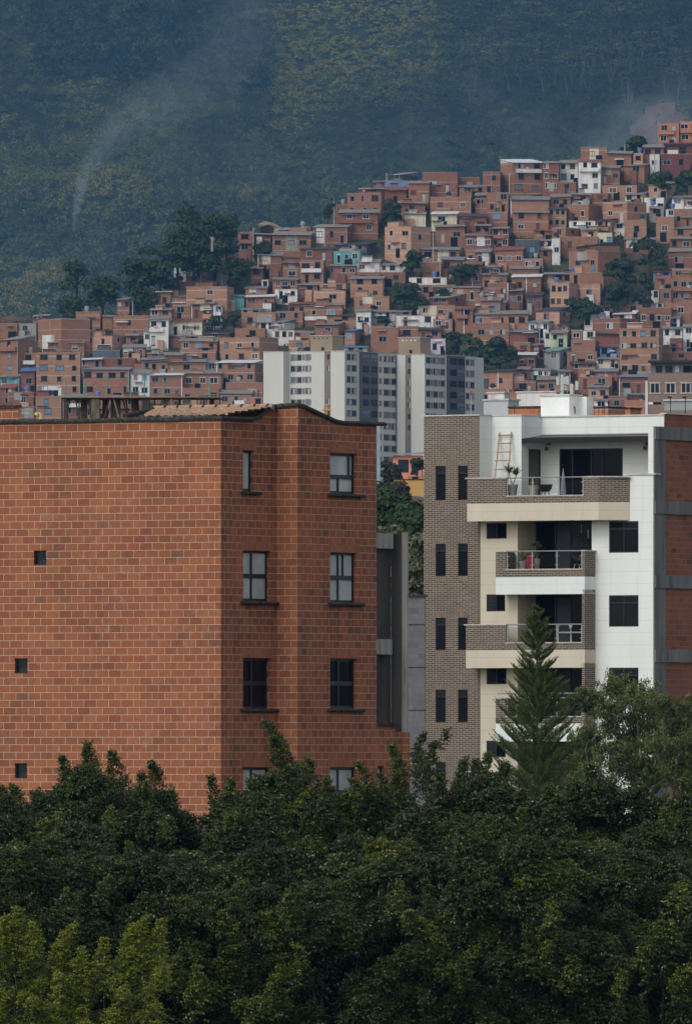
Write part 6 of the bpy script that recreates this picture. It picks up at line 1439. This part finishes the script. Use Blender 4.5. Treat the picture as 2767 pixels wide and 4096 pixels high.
TIPS = [(200, 1690, 245, 1830, .34), (140, 1722, 185, 1850, .3), (255, 1712, 285, 1840, .34), (30, 1785, 55, 1900, .36), (0, 1790, 20, 1900, .4), (75, 1800, 95, 1900, .3), (345, 1735, 365, 1850, .36), (390, 1795, 415, 1900, .3), (320, 1760, 330, 1880, .35), (480, 1765, 530, 1890, .24), (525, 1775, 560, 1880, .34), (565, 1775, 590, 1880, .36), (604, 1640, 655, 1800, .28), (622, 1672, 668, 1810, .3), (655, 1770, 680, 1830, .3),
        (700, 1722, 712, 1830, .22), (740, 1770, 755, 1860, .3), (795, 1770, 815, 1860, .3), (815, 1735, 840, 1850, .26), (862, 1760, 860, 1860, .3), (888, 1690, 912, 1810, .24), (905, 1715, 930, 1800, .2), (900, 1760, 905, 1860, .26), (1012, 1658, 962, 1720, .13), (962, 1668, 975, 1800, .25), (985, 1690, 985, 1820, .3), (950, 1700, 960, 1840, .26), (1000, 1760, 1000, 1860, .36), (1040, 1775, 1060, 1880, .36), (1080, 1730, 1100, 1850, .34), (1060, 1720, 1095, 1830, .2), (1110, 1715, 1112, 1830, .32), (1145, 1735, 1140, 1850, .34),
        (1185, 1800, 1200, 1890, .36), (1245, 1790, 1255, 1890, .38), (1300, 1775, 1310, 1880, .36), (1335, 1735, 1345, 1860, .34), (1390, 1780, 1390, 1880, .36), (1440, 1810, 1450, 1900, .36), (1490, 1815, 1500, 1920, .36), (1545, 1770, 1555, 1880, .38), (1580, 1770, 1590, 1880, .38)]
for a, b, c, d, r in TIPS:
    i = nearest(BACK, (a + c) / 2); D = 300 + g.uniform(-1, 1); n = int(150 * (r / 0.34) ** 1.3 * (math.hypot(a - c, b - d) / 110)); back[i].plume(PV(c, d, D + 0.4), PV(a, b, D - 0.2), r, n, g, 0.28 + 0.12 * g.random())
def hole(x, y): return ((x - 745) / 55) ** 2 + ((y - 2240) / 85) ** 2 < 1
def bough(cr, c, rad, g, tone, npl=9, n=58, r=0.25, sc=1.0):
    """a dome of drooping shoots: dense above and in front, open below"""
    c = np.array(c)
    for k in range(npl):
        az = g.uniform(0, 2 * np.pi); el = g.uniform(-0.15, 1.2); d = np.array([math.cos(az) * math.cos(el), -abs(math.sin(az)) * math.cos(el) * 0.9 + 0.15, math.sin(el) * 0.85]); L = rad * g.uniform(0.75, 1.2)
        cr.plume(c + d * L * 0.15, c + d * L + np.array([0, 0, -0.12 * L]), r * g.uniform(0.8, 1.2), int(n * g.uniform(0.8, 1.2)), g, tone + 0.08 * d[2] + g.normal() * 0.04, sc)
def fill(crs, names, x0, x1, ylo, yhi, D, dx, dy, tone, rad=0.62, npl=9, n=58, spread=1.3, sc=1.0, edge=40, ramp=None):
    y = ylo; row = 0
    while y < yhi:
        x = x0 + (row % 2) * dx * 0.5
        while x < x1:
            xx, yy = x + g.normal() * dx * 0.22, y + g.normal() * dy * 0.22
            if yy > skyl(xx) + edge and (sc > 1 or not hole(xx, yy)) and (ramp is None or g.random() < 0.3 + 0.7 * (yy - ramp[0]) / (ramp[1] - ramp[0])):
                i = nearest(names, xx + g.uniform(-25, 25)); bough(crs[i], PV(xx, yy, D + g.uniform(-spread, spread)), rad * g.uniform(0.8, 1.2), g, tone + g.normal() * 0.05 + (0.2 if g.random() < 0.12 else 0), npl, n, 0.25 * sc, sc)
            x += dx
        y += dy; row += 1
fill(back, BACK, -30, 1610, 1790, 2200, 300, 60, 46, 0.15, 0.56, spread=1.6, edge=26)
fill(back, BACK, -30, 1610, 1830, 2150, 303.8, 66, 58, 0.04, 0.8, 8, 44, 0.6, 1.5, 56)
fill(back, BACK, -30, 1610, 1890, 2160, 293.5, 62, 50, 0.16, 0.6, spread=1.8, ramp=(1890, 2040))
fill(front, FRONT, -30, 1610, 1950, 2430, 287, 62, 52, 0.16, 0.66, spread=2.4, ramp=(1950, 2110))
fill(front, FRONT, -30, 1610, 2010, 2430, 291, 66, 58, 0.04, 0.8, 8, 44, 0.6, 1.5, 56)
# single shoots standing out of the mass
for k in range(75):
    x, y = g.uniform(-20, 1600), g.uniform(1880, 2330); D, crs, nm = (297.6, back, BACK) if y < 2060 else (284.3, front, FRONT)
    if y > skyl(x) + 90 and not hole(x, y): crs[nearest(nm, x)].plume(PV(x, y, D), PV(x + g.normal() * 28, y - g.uniform(55, 100), D - 0.4), g.uniform(0.15, 0.26), int(g.uniform(50, 90)), g, 0.26 + 0.3 * g.random())
lime = [Crown(), Crown(), Crown()]; LIME = [(40, 'lime green small-leaved tree in the lower left corner'), (165, 'lime green small-leaved tree, lowest of the three at lower left'), (310, 'lime green small-leaved tree farthest from the left edge')]
for a, b, c, d, r in [(40, 2068, 30, 2170, .24), (75, 2100, 70, 2200, .24), (10, 2085, 5, 2200, .26), (168, 2108, 150, 2200, .2), (130, 2150, 120, 2240, .24), (235, 2135, 215, 2240, .2), (335, 2085, 305, 2190, .24), (368, 2095, 345, 2190, .22), (300, 2110, 280, 2220, .22), (185, 2160, 180, 2260, .24)]:
    lime[nearest(LIME, c)].plume(PV(c, d, 276.3), PV(a, b, 276), r, 190, g, 0.5)
for y in range(2150, 2470, 36):
    for x in range(-20, 385, 38):
        yy = y + g.uniform(-15, 15); xx = x + g.uniform(-15, 15); lim = np.interp(xx, [-30, 40, 90, 120, 170, 205, 250, 300, 360, 390, 400], [2110, 2120, 2190, 2200, 2190, 2240, 2200, 2150, 2160, 2260, 2420])
        if yy > lim + 22: lime[nearest(LIME, xx)].plume(PV(xx, yy, 276.6 + g.uniform(-.4, .4)), PV(xx + g.normal() * 24, yy - g.uniform(22, 50), 275.8 + g.normal() * 0.3), g.uniform(.16, .3), 74, g, 0.42 + 0.1 * g.normal())
def finish(crs, names, D, nm, mat, group, k=13, ll=0.066, lw=0.033, droop=0.75):
    for cr, (x, lab) in zip(crs, names):
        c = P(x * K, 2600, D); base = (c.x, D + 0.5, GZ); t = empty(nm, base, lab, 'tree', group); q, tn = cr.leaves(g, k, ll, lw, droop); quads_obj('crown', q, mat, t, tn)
        pts = np.concatenate(cr.o); m = MB(); topz = float(np.percentile(pts[:, 2], 85)); b = Vector(base); mid = b + Vector((g.normal() * 0.3, 0.2, (topz - GZ) * 0.55)); m.tube([b, b + Vector((0.1, 0, (topz - GZ) * 0.3)), mid], 0.28, 0.16, 9)
        for j in g.integers(0, len(pts), 14):
            e = Vector(pts[j]); m1 = mid.lerp(e, 0.5) + Vector((0, 0.15, -0.2)); m.tube([mid, m1, m1.lerp(e, 0.7)], 0.05, 0.012, 5, cap=False)
        m.build('trunk', m_bark, t)
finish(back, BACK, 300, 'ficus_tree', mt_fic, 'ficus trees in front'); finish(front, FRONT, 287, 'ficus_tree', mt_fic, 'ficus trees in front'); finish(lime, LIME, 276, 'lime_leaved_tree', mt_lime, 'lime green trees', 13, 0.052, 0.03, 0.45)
# the hollow is backed by inner ficus leaves, shade put into their dark tone
# ---------------------------------------------------------------- Norfolk pine
mt_pine = leafmat('pine_needle', [(0, (0.018, 0.036, 0.007)), (0.5, (0.045, 0.085, 0.013)), (1, (0.13, 0.17, 0.028))], 0.5, 0.35, 0.1)
def norfolk(lab, x, ytop, ybot, D, halfpx, seed, zb=GZ, step=42):
    g = np.random.default_rng(seed); t = empty('norfolk_pine', (P(x, ybot, D).x, D, zb), lab, 'tree'); top_ = np.array(P(x, ytop, D)); ppm = FPX / D; NQ, NV = [], []; m = MB()
    m.tube([(top_[0], D, zb), (top_[0] + 0.03, D, (zb + top_[2]) / 2), tuple(top_ - np.array([0, 0, 0.1]))], 0.14, 0.015, 8); y = ytop + 14; lv = 0
    def needles(p0, p1, dens, r, tone):
        L = np.linalg.norm(p1 - p0); n = max(6, int(L * dens)); f = g.uniform(0, 1, n)[:, None]; c = p0 + (p1 - p0) * f; ax = unit((p1 - p0)[None, :]); rd = unit(g.normal(size=(n, 3))); rd = unit(rd - ax * (rd * ax).sum(1, keepdims=True)); d = unit(ax * 0.9 + rd * 0.75); s = unit(np.cross(d, g.normal(size=(n, 3)))) * r * 0.3; e = c + d * r * 2.4 * (1 - 0.4 * f)
        NQ.append(np.stack([c - s, c + s, e + s * 0.25, e - s * 0.25], 1)); NV.append(np.clip(tone + 0.35 * f[:, 0] + g.normal(size=n) * 0.08, 0, 1))
    while y < ybot:
        half = np.interp(y - ytop, [0, 100, 220, 350, 470, 620, 800, 1000], [6, 52, 84, 112, 150, 172, 190, 200]) * halfpx / ppm; zc = (HY - y) / FPX * D; nb = 6 if y - ytop > 60 else 5; ph = lv * 0.55 + g.uniform(-.15, .15)
        for k in range(nb):
            an = ph + 2 * np.pi * k / nb + g.normal() * 0.07; L = half * g.uniform(0.78, 1.14); h = np.array([math.cos(an), math.sin(an), 0]); zc = (HY - y - g.normal() * step * 0.22) / FPX * D; lift = np.interp(y - ytop, [0, 80, 300, 900], [1.3, 0.75, 0.5, 0.3]); N = 9
            pts = [np.array([top_[0], D, zc]) + h * L * s + np.array([0, 0, L * (lift * s * 0.6 - 0.10 * math.sin(math.pi * s) + 0.22 * s ** 3)]) for s in np.linspace(0, 1, N)]
            m.tube([tuple(p) for p in pts], 0.022, 0.008, 5, cap=False)
            for i in range(2, N):
                a, b = pts[i - 1], pts[i]; needles(a, b, 95, 0.03, 0.3); bl = min(0.38, L * 0.34) * (1.15 - 0.75 * abs(i / N - 0.6)); sdv = np.cross(h, [0, 0, 1.0])
                for sg in (-1, 1):
                    for f in (0.15, 0.65):
                        p0 = a + (b - a) * f; p1 = p0 + (h * 0.72 + sdv * sg * 0.45 + np.array([0, 0, 0.95])) * bl * 1.15 * g.uniform(0.75, 1.1); needles(p0, p1, 85, 0.028, 0.35 + 0.15 * g.random())
        y += step * g.uniform(0.85, 1.15) * (0.55 if y - ytop < 120 else 0.9); lv += 1
    m.build('trunk', plain('pine_bark', (0.075, 0.062, 0.05), 0.9), t); V = np.concatenate(NQ); quads_obj('needles', V, mt_pine, t, np.concatenate(NV)); return t
norfolk('tall tapering Norfolk pine in front of the glass-railed balconies', 2146, 2428, 3330, 405, 0.92, 4, step=43)
norfolk('small Norfolk pine tip poking up at the right edge', 2790, 2960, 3400, 330, 0.75, 5, step=60); norfolk('small Norfolk pine top beneath the airy tree', 2605, 3030, 3420, 340, 0.9, 6, step=60)
# ---------------------------------------------------------------- airy drooping trees beside the white wall
mt_euc = leafmat('eucalypt_leaf', [(0, (0.030, 0.050, 0.014)), (0.5, (0.08, 0.105, 0.026)), (1, (0.18, 0.19, 0.05))], 0.5, 0.35, 0.2)
def airy(lab, root, clumps, D, seed, n=330):
    g = np.random.default_rng(seed); c = P(root[0], root[1], D); t = empty('airy_tree', (c.x, D, GZ), lab, 'tree'); m = MB(); fork = Vector(c); m.tube([(c.x, D, GZ), tuple(c)], 0.16, 0.1, 8); Q, Vv = [], []
    for x, y, r in clumps:
        e = P(x, y, D + g.uniform(-0.8, 0.8)); mid = fork.lerp(e, 0.55) + Vector((g.normal() * 0.12, 0, 0.12)); m.tube([fork, mid, e], 0.032, 0.01, 6, cap=False); R_ = r / FPX * D
        for k in range(26):
            tip = e + Vector((g.normal() * R_ * 0.62, g.normal() * R_ * 0.62, g.normal() * R_ * 0.45)); m.tube([mid.lerp(e, 0.6 + 0.4 * g.random()), tip], 0.012, 0.005, 4, cap=False); kk = n // 16
            p = np.array(tip) + g.normal(size=(kk, 3)) * R_ * 0.17; d = unit(g.normal(size=(kk, 3)) * 0.55 + np.array([0, 0, -0.75])); s = unit(np.cross(d, g.normal(size=(kk, 3)))) * 0.02; L = g.uniform(0.09, 0.16, (kk, 1))
            Q.append(np.stack([p, p + d * L * 0.4 + s, p + d * L, p + d * L * 0.4 - s], 1)); Vv.append(np.clip(0.45 + (p[:, 2] - e.z) / R_ * 0.3 + g.normal(size=kk) * 0.15, 0, 1))
    m.build('trunk', plain('eucalypt_bark', (0.15, 0.12, 0.095), 0.85, 0.2, 3), t); quads_obj('crown', np.concatenate(Q), mt_euc, t, np.concatenate(Vv))
airy('airy tree with drooping leaves covering the lowest white-wall window', (2580, 3120), [(2345, 2775, 40), (2352, 2820, 36), (2410, 2800, 50), (2460, 2745, 52), (2425, 2850, 44), (2480, 2810, 60), (2440, 2905, 36), (2560, 2745, 50), (2545, 2800, 55), (2510, 2870, 60), (2575, 2850, 60), (2560, 2930, 60), (2620, 2830, 50), (2630, 2900, 62), (2480, 2950, 50), (2610, 2970, 60), (2530, 3000, 50), (2600, 3040, 50), (2560, 3100, 60), (2500, 3070, 60), (2520, 3160, 60)], 425, 61, 620)
airy('olive-tinted airy tree before the clay-block wall at the right edge', (2680, 3150), [(2700, 2850, 60), (2650, 2800, 40), (2740, 2880, 60), (2760, 2820, 40), (2690, 2930, 66), (2750, 2960, 66), (2650, 2980, 60), (2710, 3020, 66), (2770, 3040, 60), (2660, 3070, 60), (2730, 3100, 60), (2790, 2930, 60)], 421, 62, 700)
airy('darker airy tree between the pine and the white wall', (2400, 3200), [(2330, 2950, 44), (2370, 2920, 40), (2350, 3010, 56), (2400, 2990, 50), (2330, 3070, 56), (2390, 3070, 60), (2310, 3130, 56), (2370, 3140, 60), (2430, 3150, 60)], 423, 63, 640)
# ================================================================ labels of the hillside houses: look first, then the nearest landmark
LM = [('the row of tall dark trees', 720, 1000), ('the white stair house', 755, 1095), ('the dome-shaped dark tree', 1635, 1190), ('the teal house', 1390, 1030), ('the blue house on the ridge', 1590, 740), ('the pale brick corner house', 1600, 960), ('the cream house with a blind wall', 1775, 875), ('the white-roofed house on the crest', 2110, 710),
      ('the red-roofed white house', 2355, 700), ('the orange houses on the skyline', 2680, 530), ('the maroon house', 2700, 640), ('the green gully', 2520, 1100), ('the charcoal grey house', 2110, 995), ('the concrete-framed pale house', 2240, 1180), ('the long wall with dark flank', 260, 1320), ('the tall concrete-framed block', 235, 1490),
      ('the pale house with yellow skirting', 745, 1310), ('the house with the long dark flank by the towers', 960, 1400), ('the brown tower roof room', 1300, 1375), ('the big clump of trees behind the towers', 1930, 1410), ('the large four-storey brick block', 2560, 1410), ('the panel antennas', 2265, 1540), ('the teal metal shack', 30, 1530), ('the bushy crown beside the slab roof', 950, 1095), ('the brown building with white windows', 2680, 1560), ('the unfinished deck', 560, 1600), ('the wide low round tree', 1845, 1095), ('the upright dark tree by the ridge', 1572, 850)]
NUM = ['no', 'one', 'two', 'three', 'four', 'five', 'six', 'seven', 'eight', 'nine', 'ten']
ORD = ['nearest', 'second', 'third', 'fourth', 'fifth', 'sixth', 'seventh', 'eighth', 'ninth', 'tenth', 'eleventh', 'twelfth']
used = {}; rows = []
for h in PLACED:
    best = min(((math.hypot(h['x'] - x, (h['y'] - y) * 1.3), n, x, y) for n, x, y in LM if math.hypot(h['x'] - x, (h['y'] - y) * 1.3) > 12), key=lambda q: q[0]); dx, dy = h['x'] - best[2], h['y'] - best[3]
    rel = ('above' if dy < 0 else 'below') if abs(dy) * 1.3 > abs(dx) else ('left of' if dx < 0 else 'right of')
    size = 'wide' if h['x1'] - h['x0'] > 120 else 'narrow' if h['x1'] - h['x0'] < 60 else 'low' if h['y1'] - h['y0'] < 42 else 'tall' if h['y1'] - h['y0'] > 95 else ''
    look = f"{size} {WCOL[h['wall']]}".strip(); rf_ = RNAME[h['roof']]
    s = f"{look} {'flat-topped house' if h['roof'] == 'f' else 'tin-roofed house' if h['roof'] == 's' else 'house with ' + rf_}"
    h['key'] = (s, rel, best[1]); h['dist'] = best[0]
from collections import defaultdict
G_ = defaultdict(list)
for h in PLACED: G_[h['key']].append(h)
for (s, rel, n), L in G_.items():
    L.sort(key=lambda h: h['dist'])
    for i, h in enumerate(L):
        lab = f"{s} {rel} {n}" if len(L) == 1 else f"{ORD[min(i, 11)]} {s} {rel} {n}"
        h['o']['label'] = lab if len(lab.split()) <= 16 else lab.replace('house with ', '').replace(' roof ', '-roofed house ', 1)
